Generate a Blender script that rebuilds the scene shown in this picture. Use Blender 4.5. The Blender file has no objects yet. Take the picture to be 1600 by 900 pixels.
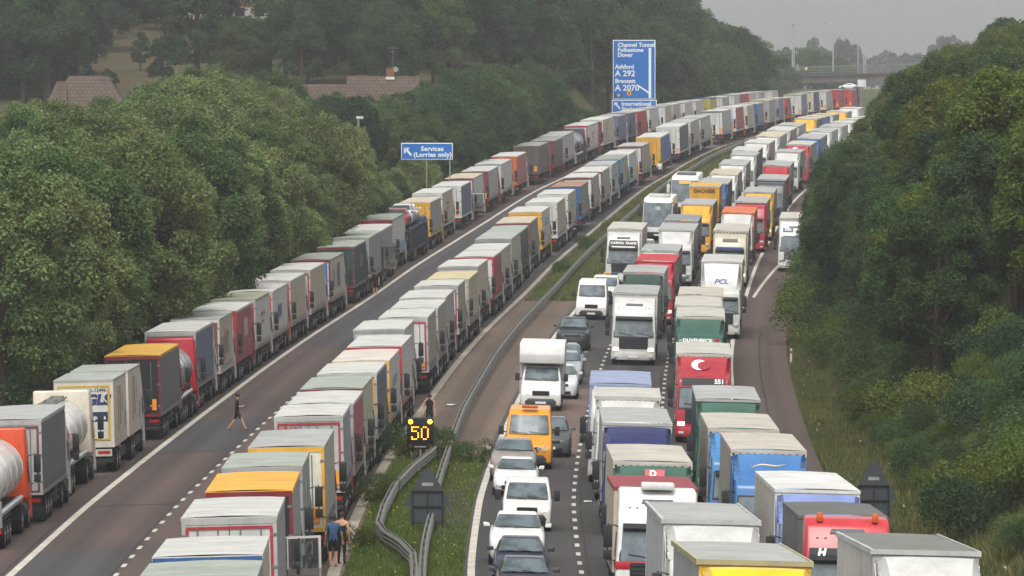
import bpy, bmesh, math, random
import numpy as np
from mathutils import Vector, Matrix
R = math.radians
S = bpy.context.scene
COL = S.collection
rnd = random.Random(7)

# ------------------------------------------------------------------ camera, sky, sun, exposure
CZ = 17.5                                   # camera height above the datum
cam = bpy.data.objects.new('camera', bpy.data.cameras.new('camera'))
COL.objects.link(cam)
cam.location = (0, 0, CZ)
cam.rotation_euler = (R(90) - math.atan(365 / 11800), 0, 0)
cam.data.sensor_width = 36
cam.data.lens = 36 * 11800 / 1600
cam.data.clip_start = 1
cam.data.clip_end = 20000
S.camera = cam
W = bpy.data.worlds.new('World'); S.world = W; W.use_nodes = True
nt = W.node_tree
sky = nt.nodes.new('ShaderNodeTexSky'); sky.sky_type = 'NISHITA'; sky.sun_disc = False
SUN_EL, SUN_AZ = 58, 186                    # degrees; azimuth clockwise from +Y
sky.sun_elevation = R(SUN_EL); sky.sun_rotation = R(SUN_AZ)
sky.air_density = 1.0; sky.dust_density = 3.4; sky.ozone_density = 1.0
hsv = nt.nodes.new('ShaderNodeHueSaturation'); hsv.inputs['Saturation'].default_value = 0.1
bg = nt.nodes['Background']
nt.links.new(sky.outputs[0], hsv.inputs['Color']); nt.links.new(hsv.outputs[0], bg.inputs[0])
bg.inputs[1].default_value = 0.15
sun = bpy.data.objects.new('sun', bpy.data.lights.new('sun', 'SUN')); COL.objects.link(sun)
sun.data.energy = 1.6; sun.data.angle = R(24); sun.data.color = (1, .96, .9)
sun.rotation_euler = (R(90 - SUN_EL), 0, R(180 - SUN_AZ))
S.view_settings.view_transform = 'Standard'; S.view_settings.look = 'None'
S.view_settings.exposure = 0.57; S.view_settings.gamma = 1
S.view_settings.use_curve_mapping = False
S.cycles.use_denoising = True
S.cycles.max_bounces = 5; S.cycles.diffuse_bounces = 3; S.cycles.glossy_bounces = 2
S.cycles.transmission_bounces = 3; S.cycles.transparent_max_bounces = 6; S.cycles.volume_bounces = 0
HAZE = 0.000095

# ------------------------------------------------------------------ road geometry (metres)
def pchip(x, y):
    x = np.array(x, float); y = np.array(y, float)
    h = np.diff(x); d = np.diff(y) / h; m = np.zeros_like(y)
    for i in range(1, len(x) - 1):
        if d[i-1] * d[i] > 0:
            w1 = 2*h[i] + h[i-1]; w2 = h[i] + 2*h[i-1]; m[i] = (w1 + w2) / (w1/d[i-1] + w2/d[i])
    m[0] = d[0]; m[-1] = d[-1]
    def f(q):
        q = np.clip(np.asarray(q, float), x[0], x[-1]); k = np.clip(np.searchsorted(x, q) - 1, 0, len(x) - 2); t = (q - x[k]) / h[k]
        return (2*t**3-3*t**2+1)*y[k] + (t**3-2*t**2+t)*h[k]*m[k] + (-2*t**3+3*t**2)*y[k+1] + (t**3-t**2)*h[k]*m[k+1]
    return f
KD = 11800 / 11000
DROP = pchip([-429,0,166,214.5,268,343,429,515,587,676,751,794,815,850,872,924,978,1030,1088,1150,1300,1450,1700,2145,3218,9600],
             [4,9.3,15.2,16.6,17.3,17.6,17.5,17.0,16.1,14.8,13.3,12.5,11.85,11.05,10.65,10.2,9.9,9.72,9.45,9.35,9.8,10.7,11.9,14,18,26])
MID = pchip([-429,0,107,166,214.5,257.5,289.6,322,361.5,393.7,429,463.4,499,536,584.6,633,692,751,794,815,850,872,924,978,1030,1088,1150,1300,1500,1700,2145,3218,9600],
            [4,2,-1,-2.4,-3.3,-3.7,-3.62,-3.25,-2.5,-1.75,-.85,.25,1.7,3.35,5.6,8.2,11.6,15.5,18.9,20.9,24.3,26.5,31.5,36.3,40.8,46.2,52.3,66,80,92,124,210,700])
LOWR = 0.8                                     # the right-hand carriageway drops below the other one
def mid(d): return float(MID(d))
def road_z(d, u=0.): return CZ - float(DROP(d)) - .025 * max(0., abs(u) - 2.3) - LOWR * sm(760, 960, d) * sm(-1.5, 2.2, u) - sm(700, 800, d) * .13 * min(3.8, max(0., u - 7.8))
def pt(d, u, up=0.): return Vector((mid(d) + u, d, road_z(d, u) + up))
def sm(a, b, x):
    t = min(1, max(0, (x - a) / (b - a))); return t*t*(3 - 2*t)
def edge_r(d):                                   # outer edge of the paved surface on the right side
    return 16.2 + 2.4 * sm(548, 592, d) * (1 - sm(900, 1000, d))
HILL = pchip([0,750,800,840,885,960,1010,1100,1250,1400,1550,1700,2600,9000],[.3,.8,2.2,4.2,8.6,13.6,16.5,15,10,5,1.5,.2,1,2])
BANK = pchip([0,180,260,760,950,1250,1600,1760,9000],[1,3,4.6,4.6,3,1.5,4,1,1])
def terrain(d, u):
    if u < 0:
        t = -u - 17.0
        if t < 0: return road_z(d, u) - .07
        return road_z(d, 17) - .07 - .25*sm(0, 2, t) + float(HILL(d)) * sm(0, 20, t) + .06 * min(t, 30) * (1 - sm(700, 850, d))
    t = u - edge_r(d) - .6
    if t < 0: z = road_z(d, u) - .07
    else: z = road_z(d, 17) - .07 - .15*sm(0, 1.5, t) + float(BANK(d)) * sm(.5, 11, t) + .03 * min(t, 60)
    return z
def tz(d, u):
    z = terrain(d, u)
    if 1750 < d < 1800 and -45 < u < 5: z = max(z, CZ - 8.2)
    return z

# ------------------------------------------------------------------ materials
def lin(h):
    c = [int(h[i:i+2], 16) / 255 for i in (0, 2, 4)]
    return tuple([x/12.92 if x <= .04045 else ((x+.055)/1.055)**2.4 for x in c]) + (1,)
MATS = {}
class NT:
    def __init__(s, name):
        s.m = bpy.data.materials.new(name); s.m.use_nodes = True; s.t = s.m.node_tree
        s.b = s.t.nodes['Principled BSDF']; s.m.cycles.emission_sampling = 'NONE'
    def n(s, typ, **kw):
        k = s.t.nodes.new('ShaderNode' + typ)
        for a, v in kw.items(): setattr(k, a, v)
        return k
    def l(s, a, b): s.t.links.new(a, b)
    def noise(s, scale, vec=None, detail=4, rough=.6, stretch=None, coord='Object'):
        if vec is None: vec = s.n('TexCoord').outputs[coord]
        if stretch:
            mp = s.n('Mapping'); mp.inputs['Scale'].default_value = stretch; s.l(vec, mp.inputs[0]); vec = mp.outputs[0]
        k = s.n('TexNoise'); k.inputs['Scale'].default_value = scale; k.inputs['Detail'].default_value = detail; k.inputs['Roughness'].default_value = rough
        s.l(vec, k.inputs['Vector']); return k.outputs[0]
    def ramp(s, fac, stops):
        k = s.n('ValToRGB'); e = k.color_ramp.elements
        while len(e) < len(stops): e.new(.5)
        for q, (p, c) in zip(e, stops): q.position = p; q.color = c if len(c) == 4 else tuple(c) + (1,)
        s.l(fac, k.inputs[0]); return k.outputs[0]
    def mix(s, a, b, fac, mode='MIX'):
        k = s.n('MixRGB', blend_type=mode)
        for i, v in ((1, a), (2, b)):
            if isinstance(v, tuple): k.inputs[i].default_value = v
            else: s.l(v, k.inputs[i])
        if isinstance(fac, (int, float)): k.inputs[0].default_value = fac
        else: s.l(fac, k.inputs[0])
        return k.outputs[0]
    def col(s, c): s.l(c, s.b.inputs['Base Color']) if not isinstance(c, tuple) else setattr(s.b.inputs['Base Color'], 'default_value', c)
    def bump(s, h, strength=.3, dist=.02):
        k = s.n('Bump'); k.inputs['Strength'].default_value = strength; k.inputs['Distance'].default_value = dist
        s.l(h, k.inputs['Height']); s.l(k.outputs[0], s.b.inputs['Normal'])
    def p(s, rough=.5, metal=0., spec=.4):
        s.b.inputs['Roughness'].default_value = rough; s.b.inputs['Metallic'].default_value = metal; s.b.inputs['Specular IOR Level'].default_value = spec
def g3(v): return (v, v, v, 1)
def paint(h, rough=.42, dirt=.25):
    k = ('paint', h, rough)
    if k in MATS: return MATS[k]
    s = NT('paint_' + h); c = lin(h)
    n1 = s.noise(1.3, detail=6, stretch=(1, 1, .5)); n2 = s.noise(9, detail=3)
    f = s.ramp(n1, [(.35, g3(1 - dirt)), (.6, g3(1))])
    o = s.mix(c, f, 1, 'MULTIPLY'); o = s.mix(o, s.ramp(n2, [(.3, g3(.93)), (.7, g3(1.03))]), 1, 'MULTIPLY')
    s.col(o); s.p(rough); MATS[k] = s.m; return s.m
def tarp(h):
    k = ('tarp', h)
    if k in MATS: return MATS[k]
    s = NT('tarpaulin_' + h); c = lin(h)
    tc = s.n('TexCoord').outputs['Object']
    n1 = s.noise(.9, tc, 6, .65, (1, 1, 3)); n2 = s.noise(3.2, tc, 3, .6, (.4, 2.2, .12))
    o = s.mix(c, s.ramp(n1, [(.3, g3(.74)), (.65, g3(1.02))]), 1, 'MULTIPLY')
    o = s.mix(o, s.ramp(n2, [(.35, g3(.86)), (.6, g3(1))]), 1, 'MULTIPLY')
    s.col(o); s.p(.55, 0, .3)
    s.bump(s.noise(1.6, tc, 2, .5, (1, 1.6, .25)), .6, .05); MATS[k] = s.m; return s.m
def roofm(h):
    k = ('roof', h)
    if k in MATS: return MATS[k]
    s = NT('roof_sheet_' + h); c = lin(h)
    tc = s.n('TexCoord').outputs['Object']
    oi = s.n('ObjectInfo').outputs['Random']
    off = s.n('VectorMath', operation='ADD'); mul = s.n('Math', operation='MULTIPLY'); mul.inputs[1].default_value = 57.
    s.l(oi, mul.inputs[0]); s.l(tc, off.inputs[0]); s.l(mul.outputs[0], off.inputs[1]); v = off.outputs[0]
    n1 = s.noise(.8, v, 7, .7); n2 = s.noise(1.1, v, 4, .6, (.35, 3.0, 1)); n3 = s.noise(7, v, 3)
    o = s.mix(c, s.ramp(n1, [(.32, (.66, .66, .62)), (.62, g3(1.0))]), .8, 'MULTIPLY')
    o = s.mix(o, s.ramp(n2, [(.36, g3(.8)), (.56, g3(1.02))]), .8, 'MULTIPLY')
    o = s.mix(o, s.ramp(n3, [(.3, g3(.93)), (.6, g3(1.02))]), 1, 'MULTIPLY')
    s.col(o); s.p(.6, 0, .25)
    wv = s.n('TexWave', wave_type='BANDS', bands_direction='Y'); wv.inputs['Scale'].default_value = .55; wv.inputs['Distortion'].default_value = 1.5; wv.inputs['Detail'].default_value = 2
    s.l(v, wv.inputs[0]); s.bump(wv.outputs[1], .35, .06); MATS[k] = s.m; return s.m
def plain(name, h, rough=.6, metal=0., spec=.4, var=.25, scale=4):
    k = ('plain', name)
    if k in MATS: return MATS[k]
    s = NT(name); c = lin(h)
    if var: s.col(s.mix(c, s.ramp(s.noise(scale, detail=5), [(.3, g3(1 - var)), (.7, g3(1 + var*.3))]), 1, 'MULTIPLY'))
    else: s.col(c)
    s.p(rough, metal, spec); MATS[k] = s.m; return s.m
def glow(name, h, st):
    k = ('glow', name)
    if k in MATS: return MATS[k]
    s = NT(name); s.col(lin(h)); s.p(.3); s.b.inputs['Emission Color'].default_value = lin(h); s.b.inputs['Emission Strength'].default_value = st
    MATS[k] = s.m; return s.m
RUB = plain('tyre_rubber', '232323', .85, 0, .2, .35, 8)
HUB = plain('wheel_steel', '77787a', .5, .4, .4, .4, 10)
DARK = plain('dark_plastic', '1d1e20', .55, 0, .4, .3)
CHAS = plain('chassis_paint', '2c2b2b', .7, 0, .3, .5, 3)
GREY = plain('grey_plastic', '55575a', .6)
GALV = plain('galvanised_steel', '7a7a74', .65, .15, .5, .35, 1.5)
def glassm(name, h):
    k = ('glass', name)
    if k in MATS: return MATS[k]
    s = NT(name)
    s.col(s.mix(lin(h), lin('2f3537'), s.ramp(s.noise(1.7, detail=2), [(.4, g3(0)), (.7, g3(1))]))); s.p(.06, 0, .7); MATS[k] = s.m; return s.m  # noise patches paint lighter reflections into the glass colour
s = NT('clear_glass'); s.t.nodes.remove(s.b)
_a = s.n('BsdfTransparent'); _a.inputs[0].default_value = (.72, .78, .76, 1); _b = s.n('BsdfGlossy'); _b.inputs['Roughness'].default_value = .05; _m = s.n('MixShader'); _m.inputs[0].default_value = .16
s.l(_a.outputs[0], _m.inputs[1]); s.l(_b.outputs[0], _m.inputs[2]); s.l(_m.outputs[0], s.t.nodes['Material Output'].inputs[0]); CLEAR = s.m
GLASS = glassm('windscreen_glass', '59656a'); SGLASS = glassm('side_glass', '23282b')
LAMP = plain('lamp_lens', 'b4b7b8', .12, .2, .8, .15, 14); LAMPON = glow('lit_headlamp', 'fff1d6', 1.1)
REDL = plain('red_lens', 'a01418', .25, 0, .6, .2, 20); AMB = plain('amber_lens', 'd9701c', .3, 0, .6, .1)
ORM = plain('orange_reflector', 'd98a28', .5, 0, .4, .15); PLW = plain('white_plate', 'cfcfc8', .5, 0, .4, .1); PLY = plain('yellow_plate', 'd0a520', .5, 0, .4, .1)
TXK = plain('black_lettering', '1a1b22', .5, 0, .3, 0); TXW = plain('white_lettering', 'dcdcd8', .5, 0, .3, 0)
CHR = plain('bright_steel', 'b8bbbd', .28, .85, .5, .15, 3)

# ------------------------------------------------------------------ mesh building
class G:
    def __init__(s): s.v = []; s.f = []; s.m = []
    def add(s, vs, fs, m=0):
        o = len(s.v); s.v += [tuple(v) for v in vs]
        s.f += [tuple(i + o for i in f) for f in fs]; s.m += [m] * len(fs); return s
    def box(s, x0, x1, y0, y1, z0, z1, m=0):
        return s.add([(x0,y0,z0),(x1,y0,z0),(x1,y1,z0),(x0,y1,z0),(x0,y0,z1),(x1,y0,z1),(x1,y1,z1),(x0,y1,z1)],
                     [(0,3,2,1),(4,5,6,7),(0,1,5,4),(1,2,6,5),(2,3,7,6),(3,0,4,7)], m)
    def quad(s, a, b, c, d, m=0): return s.add([a, b, c, d], [(0, 1, 2, 3)], m)
    def slab(s, a, b, c, d, t, m=0):                       # a quad with thickness behind it
        a, b, c, d = map(Vector, (a, b, c, d)); n = (b - a).cross(d - a).normalized() * t
        return s.add([a, b, c, d, a-n, b-n, c-n, d-n], [(0,1,2,3),(7,6,5,4),(1,0,4,5),(2,1,5,6),(3,2,6,7),(0,3,7,4)], m)
    def prism(s, prof, hw, m=0, x0=None):                    # (y,z) outline, half width a number or f(y,z)
        h = hw if callable(hw) else (lambda y, z: hw)
        n = len(prof); vs = [(-h(y, z), y, z) for y, z in prof] + [(h(y, z), y, z) for y, z in prof]
        ar = sum(prof[i][0]*prof[(i+1) % n][1] - prof[(i+1) % n][0]*prof[i][1] for i in range(n))
        L = list(range(n)); 
        if ar > 0: fs = [tuple(reversed(L)), tuple(i + n for i in L)] + [(i, (i+1) % n, (i+1) % n + n, i + n) for i in L]
        else: fs = [tuple(L), tuple(i + n for i in reversed(L))] + [((i+1) % n, i, i + n, (i+1) % n + n) for i in L]
        return s.add(vs, fs, m)
    def tube(s, pts, r, seg=8, m=0, cap=True):
        pts = [Vector(p) for p in pts]; rr = r if isinstance(r, (list, tuple)) else [r] * len(pts)
        o = len(s.v); prev = None
        for i, p in enumerate(pts):
            t = (pts[min(i+1, len(pts)-1)] - pts[max(i-1, 0)]).normalized()
            a = Vector((0, 0, 1)) if abs(t.z) < .9 else Vector((1, 0, 0))
            u = t.cross(a).normalized(); w = u.cross(t).normalized()
            for k in range(seg):
                an = 2*math.pi*k/seg; s.v.append(tuple(p + (u*math.cos(an) + w*math.sin(an)) * rr[i]))
        for i in range(len(pts) - 1):
            for k in range(seg):
                a = o + i*seg + k; b = o + i*seg + (k+1) % seg
                s.f.append((a, a + seg, b + seg, b)); s.m.append(m)
        if cap:
            s.f.append(tuple(o + k for k in range(seg))); s.m.append(m)
            e = o + (len(pts)-1)*seg; s.f.append(tuple(e + k for k in reversed(range(seg)))); s.m.append(m)
        return s
    def loft(s, secs, m=0, caps=True):                     # closed rings of equal length
        o = len(s.v); n = len(secs[0])
        for q in secs: s.v += [tuple(v) for v in q]
        for i in range(len(secs) - 1):
            for k in range(n):
                s.f.append((o+i*n+k, o+i*n+(k+1) % n, o+(i+1)*n+(k+1) % n, o+(i+1)*n+k)); s.m.append(m)
        if caps:
            s.f.append(tuple(o + k for k in reversed(range(n)))); s.m.append(m)
            e = o + (len(secs)-1)*n; s.f.append(tuple(e + k for k in range(n))); s.m.append(m)
        return s
    def mesh(s, name, nm=1, bevel=0, seg=2, smooth=True, fix=True):
        me = bpy.data.meshes.new(name); me.from_pydata(s.v, [], s.f)
        me.polygons.foreach_set('material_index', s.m)
        bm = bmesh.new(); bm.from_mesh(me)
        if fix: bmesh.ops.recalc_face_normals(bm, faces=bm.faces)
        if bevel:
            es = [e for e in bm.edges if len(e.link_faces) == 2 and e.calc_face_angle(0) > .35]
            bmesh.ops.bevel(bm, geom=es, offset=bevel, offset_type='OFFSET', segments=seg, profile=.5, affect='EDGES', clamp_overlap=True)
        bm.to_mesh(me); bm.free()
        if smooth:
            me.polygons.foreach_set('use_smooth', [True] * len(me.polygons)); me.set_sharp_from_angle(angle=R(38))
        for _ in range(nm): me.materials.append(None)
        return me
CACHE = {}
def cached(key, fn):
    if key not in CACHE: CACHE[key] = fn()
    return CACHE[key]
def ob(name, me, mats, parent=None, loc=None):
    o = bpy.data.objects.new(name, me); COL.objects.link(o)
    for sl, m in zip(o.material_slots, mats): sl.link = 'OBJECT'; sl.material = m
    if parent: o.parent = parent
    if loc: o.location = loc
    return o
def tag(o, label=None, cat=None, group=None, kind=None):
    if label: o['label'] = label
    if cat: o['category'] = cat
    if group: o['group'] = group
    if kind: o['kind'] = kind
    return o
def thing(name, label, cat, group=None, loc=(0, 0, 0)):
    o = bpy.data.objects.new(name, None); COL.objects.link(o); o.location = loc; o.empty_display_size = .5
    return tag(o, label, cat, group)
def orient(o, P, fwd, cross=0.):
    f = fwd.normalized(); r = Vector((f.y, -f.x, 0)).normalized(); r.z = cross; r = (r - f * r.dot(f)).normalized(); u = r.cross(f)
    M = Matrix((r, f, u)).transposed().to_4x4(); M.translation = P
    o.location = P; o.rotation_euler = M.to_euler(); return o
def put_along(o, d, u, L, away):
    """front of the vehicle: away -> rear at d and driving up the road, else front at d and driving towards us"""
    if away: Pr = pt(d, u); Pf = pt(d + L, u); orient(o, Pf, Pf - Pr, -.025 * (1 if u > 0 else -1))
    else: Pf = pt(d, u); Pr = pt(d + L, u); orient(o, Pf, Pf - Pr, .025 * (1 if u > 0 else -1))
def text_mesh(body, size, extrude=.004, align='CENTER', shear=0, bold=0., spacing=1.):
    k = ('t', body, size, extrude, align, shear, bold, spacing)
    def f():
        c = bpy.data.curves.new('lettering', 'FONT'); c.body = body; c.size = size; c.extrude = extrude; c.align_x = align; c.align_y = 'CENTER'
        c.shear = shear; c.offset = bold; c.space_character = spacing; c.resolution_u = 3
        o = bpy.data.objects.new('lettering', c); COL.objects.link(o)
        bpy.context.view_layer.update()
        me = bpy.data.meshes.new_from_object(o.evaluated_get(bpy.context.evaluated_depsgraph_get()))
        bpy.data.objects.remove(o); bpy.data.curves.remove(c)
        me.materials.clear(); me.materials.append(None); me.name = 'lettering'; return me
    return cached(k, f)
def text_on(parent, body, size, loc, rot, m, **kw):
    o = ob('lettering', text_mesh(body, size, **kw), [m], parent, loc); o.rotation_euler = rot; return o
FACE_FRONT = (R(90), 0, R(180)); FACE_REAR = (R(90), 0, 0); FACE_RIGHT = (R(90), 0, R(90)); FACE_LEFT = (R(90), 0, R(-90))

# ------------------------------------------------------------------ haze
hz = G().box(-3000, 3400, -30, 5600, -14, 62).mesh('haze', 1, smooth=False)
s = NT('haze_air'); s.t.nodes.remove(s.b)
pv = s.n('VolumePrincipled'); pv.inputs['Color'].default_value = (.97, .98, 1, 1); pv.inputs['Density'].default_value = HAZE; pv.inputs['Anisotropy'].default_value = -.12
s.l(pv.outputs[0], s.t.nodes['Material Output'].inputs['Volume'])
hzo = ob('haze', hz, [s.m]); tag(hzo, kind='stuff')

# ------------------------------------------------------------------ ground, roads, markings
us = [-2600,-1800,-1200,-600,-350,-220,-150,-110,-85,-68,-56,-47,-40,-34,-29,-25,-22,-20,-18.5,-17,-16,-8,-2,-1,.5,2,4,6,7.8,9.5,11.6,13.5,16,16.8,17.3,18,19,20,20.8,21.5,22.5,24,26,28,30,33,37,42,50,60,80,110,160,240,400,800,1500,2600]
ds = sorted(set(list(np.arange(-25, 240, 15.)) + list(np.arange(240, 720, 8.)) + list(np.arange(720, 1150, 8.)) + list(np.arange(1150, 1740, 20.)) + [1744, 1750.1, 1752, 1776, 1799, 1802, 1830, 1900, 2050, 2300, 2700, 3300, 4200, 5000, 5500]))
g = G(); nu = len(us)
for d in ds:
    for u in us: g.v.append((mid(d) + u, d, tz(d, u)))
for i in range(len(ds) - 1):
    for j in range(nu - 1): g.f.append((i*nu+j, i*nu+j+1, (i+1)*nu+j+1, (i+1)*nu+j)); g.m.append(0)
s = NT('verge_ground')
n1 = s.noise(.12, detail=8); n2 = s.noise(1.5, detail=5); n3 = s.noise(9, detail=3)
c = s.ramp(n1, [(.32, lin('373e25')), (.5, lin('474c2e')), (.66, lin('5f583c'))])
c = s.mix(c, s.ramp(n2, [(.3, lin('2c331d')), (.55, lin('4b4d30')), (.75, lin('6c6146'))]), .55)
c = s.mix(c, s.ramp(n3, [(.3, g3(.6)), (.7, g3(1.2))]), 1, 'MULTIPLY')
s.col(c); s.p(.9, 0, .1); s.bump(n3, .8, .1)
tag(ob('ground', g.mesh('ground', 1, fix=False), [s.m]), kind='structure')

def ribbon(name, u0, u1, d0, d1, m, up=0., step=5., cols=None, kind='structure', parent=None):
    n = max(1, int(math.ceil((d1 - d0) / step))); g = G(); f0 = u0 if callable(u0) else (lambda d: u0); f1 = u1 if callable(u1) else (lambda d: u1)
    nc = cols or 1; uv = []
    for i in range(n + 1):
        d = d0 + (d1 - d0) * i / n; a, b = f0(d), f1(d)
        for j in range(nc + 1):
            u = a + (b - a) * j / nc; g.v.append((mid(d) + u, d, road_z(d, u) + up)); uv.append((u, d))
    for i in range(n):
        for j in range(nc): k = i*(nc+1)+j; g.f.append((k, k+1, k+nc+2, k+nc+1)); g.m.append(0)
    me = g.mesh(name, 1, fix=False)
    l = me.uv_layers.new(name='lane'); idx = np.empty(len(me.loops), int); me.loops.foreach_get('vertex_index', idx)
    l.data.foreach_set('uv', np.array(uv, dtype=float)[idx].ravel())
    o = ob(name, me, [m], parent)
    if kind: tag(o, kind=kind)
    return o
def asphalt(name, a, b, dark):
    s = NT(name); uv = s.n('UVMap'); uv.uv_map = 'lane'; v = uv.outputs[0]
    tracks = s.noise(.55, v, 3, .5, (1, .004, 1)); patch = s.noise(.07, v, 6, .6, (1, .5, 1)); fine = s.noise(3.5, v, 6, .75); grain = s.noise(30, v, 2)
    c = s.mix(lin(a), lin(b), s.ramp(tracks, [(.4, g3(0)), (.6, g3(1))]))
    c = s.mix(c, lin(dark), s.ramp(patch, [(.52, g3(0)), (.7, g3(.6))]))
    tyre = s.n('TexWave', wave_type='BANDS', bands_direction='X'); tyre.inputs['Scale'].default_value = .175; tyre.inputs['Distortion'].default_value = .5; tyre.inputs['Detail'].default_value = 2; s.l(v, tyre.inputs[0])
    c = s.mix(c, s.ramp(tyre.outputs[1], [(.3, g3(1.06)), (.75, g3(.84))]), 1, 'MULTIPLY')
    stain = s.noise(.9, v, 5, .7, (1, .25, 1)); c = s.mix(c, s.ramp(stain, [(.62, g3(1)), (.74, g3(.7))]), 1, 'MULTIPLY')
    c = s.mix(c, s.ramp(fine, [(.3, g3(.82)), (.7, g3(1.12))]), 1, 'MULTIPLY'); c = s.mix(c, s.ramp(grain, [(.2, g3(.85)), (.8, g3(1.12))]), 1, 'MULTIPLY')
    s.col(c); s.p(.8, 0, .25); s.bump(grain, .3, .01); return s.m
AL = asphalt('worn_brown_asphalt', '473b37', '52443f', '383130'); AR = asphalt('dark_asphalt', '383535', '413d3d', '2f2d2e')
AP = asphalt('patch_asphalt', '3d3b3c', '434041', '343334'); AB = asphalt('brown_patch_asphalt', '5d4d46', '66544b', '4f443f'); ASH = asphalt('hard_shoulder_asphalt', '4b3f3a', '564741', '3c3532')
PAVE = asphalt('central_paving', '564a42', '655649', '433b34')
ribbon('road', -16.8, -2.0, -20, 1744, AL, 0, cols=5)
ribbon('road', 2.0, 13.3, -20, 1744, AR, 0, cols=4)
ribbon('hard_shoulder', 13.3, lambda d: edge_r(d) + .4, -20, 1744, ASH, 0, cols=2)
for a, b, d0, d1, m in ((-13.0, -9.6, 338, 369, AP), (-13.0, -9.6, 180, 266, AP), (-13.0, -6, 455, 760, AP), (2.4, 5.9, 333, 398, AB), (-9.4, -2.4, 480, 760, AP), (9.7, 13.1, 560, 760, ASH)):
    ribbon('road_patch', a, b, d0, d1, m, .004, cols=2)
ribbon('central_paving', -2.0, 2.0, -20, 1744, PAVE, -.02, cols=2)
TAR = plain('tar_seam', '262526', .7, 0, .3, .3)
for u, d0, d1 in ((-9.72, 150, 620), (-5.65, 150, 700), (-13.5, 150, 520), (6.22, 150, 540), (9.38, 300, 420), (13.0, 330, 560), (14.9, 280, 480)): ribbon('road_seam', u, u + .09, d0, d1, TAR, .006)
for u0, u1, d in ((-13, -9.6, 338), (-13, -9.6, 369), (2.4, 13.1, 398), (2.4, 5.9, 333), (13.5, 16, 372), (13.5, 16, 431), (-13, -9.6, 296), (-16.2, -13.3, 318)): ribbon('road_seam', u0, u1, d, d + .35, TAR, .0065)
WH = plain('road_paint', 'b9b4a8', .7, 0, .3, .3, .8)
for a, b, d0, d1 in ((-13.25, -12.97, -20, 1744), (2.2, 2.45, -20, 1744), (13.17, 13.42, -20, 1744)):
    ribbon('road_marking', a, b, d0, d1, WH, .008)
ribbon('road_marking', lambda d: 13.5 + 3.2 * sm(500, 690, d), lambda d: 13.72 + 3.2 * sm(500, 690, d), 532, 900, WH, .008)
for u in (-9.5, -5.9, 6.0, 9.65):                                          # lane dashes: one ribbon mesh per lane line
    g = G(); d = 170.
    while d < 1300:
        a, b = d, d + 1.9; w = .08
        g.quad(pt(a, u - w, .008), pt(a, u + w, .008), pt(b, u + w, .008), pt(b, u - w, .008)); d += 5.35
    tag(ob('lane_marking', g.mesh('lane_marking', 1, smooth=False), [WH]), kind='structure')
KERB = plain('concrete_kerb', '9a9184', .8, 0, .2, .45, 1.2)
ribbon('kerb', -2.42, lambda d: -2.0 - .1 * sm(300, 520, d), -20, 1744, KERB, .01)
# soil beds with grass in the central reservation
def bed(d0, d1, u0, u1, h):
    g = G(); n = int((d1 - d0) / 4); nc = 6
    for i in range(n + 1):
        d = d0 + (d1 - d0) * i / n; e = sm(0, 1, i) * sm(0, 1, n - i)
        for j in range(nc + 1):
            u = u0 + (u1 - u0) * j / nc; g.v.append(pt(d, u, -.015 + e * h * math.sin(math.pi * j / nc) ** .5 + rnd.uniform(0, .04) * e))
    for i in range(n):
        for j in range(nc): k = i*(nc+1)+j; g.f.append((k, k+1, k+nc+2, k+nc+1)); g.m.append(0)
    tag(ob('verge', g.mesh('verge', 1, fix=False), [bpy.data.materials['verge_ground']]), kind='structure')
bed(150, 326, -1.78, 1.95, .1); bed(520, 1150, -1.78, 1.95, .1)
# ------------------------------------------------------------------ colours
PAL = dict(brown='6e4a3a', white='bcbcb7', cleanwhite='cdcdc9', creamw='b9b6ad', cream='b0a794', creamtarp='b6b0a4', ltgrey='a2a3a0', grey='8d8e8d', dkgrey='606163', greybeige='9d968a',
 charcoal='3a3c40', black='202122', dkbrown='584f49', brownside='7d7068', slate='5e657c', charslate='4b505e', dkslate='4b4e57', slategrey='83858c', bluegrey='70788a',
 red='a02c36', brightred='b8343a', dkred='742129', dkred2='6b3236', dustyred='96474c', pink='a2605c', pinkred='b06a6c', orangered='b03a28', redroof='8e3a40', redtrim='b5343c',
 blue='2c5485', navy='262c58', dkblue='1d4a80', brightblue='3b6da3', skyblue='3f7bae', lilacblue='7483b4', lilac='8d98b4', bluewhite='b9c2cc', blueside='48659a', dkteal='2f5052',
 yellow='cf9c30', gold='c99c40', bright='e0a23a', brightyel='e4bd18', yelwhite='c9c6b4', orange='c9622c', orangeroof='cc6c3c', brownroof='97745c', pinkwhite='c9beb4',
 green='33584b', dkgreen='2b4038', dkgreen2='454f46', greygreen='7f8478', palegreen='a3a895', ggrey='9aa095', dgroof='8b8f87', dgroof2='85888a', olive='8f917c', beige='b9ae99', yelgreen='a8a447',
 silver='9fa3a3', silverside='b9bcbc', dkroof='74756e', fridge='c2beb3', tarp='5d5d5a', whitecurtain='b9b6ac', picgrey='8a9288', creamroof='c0b38d', creamy='c3b895', whitered='d2d2ce', merc='d9dbda')
def C(n): return PAL[n]

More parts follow.
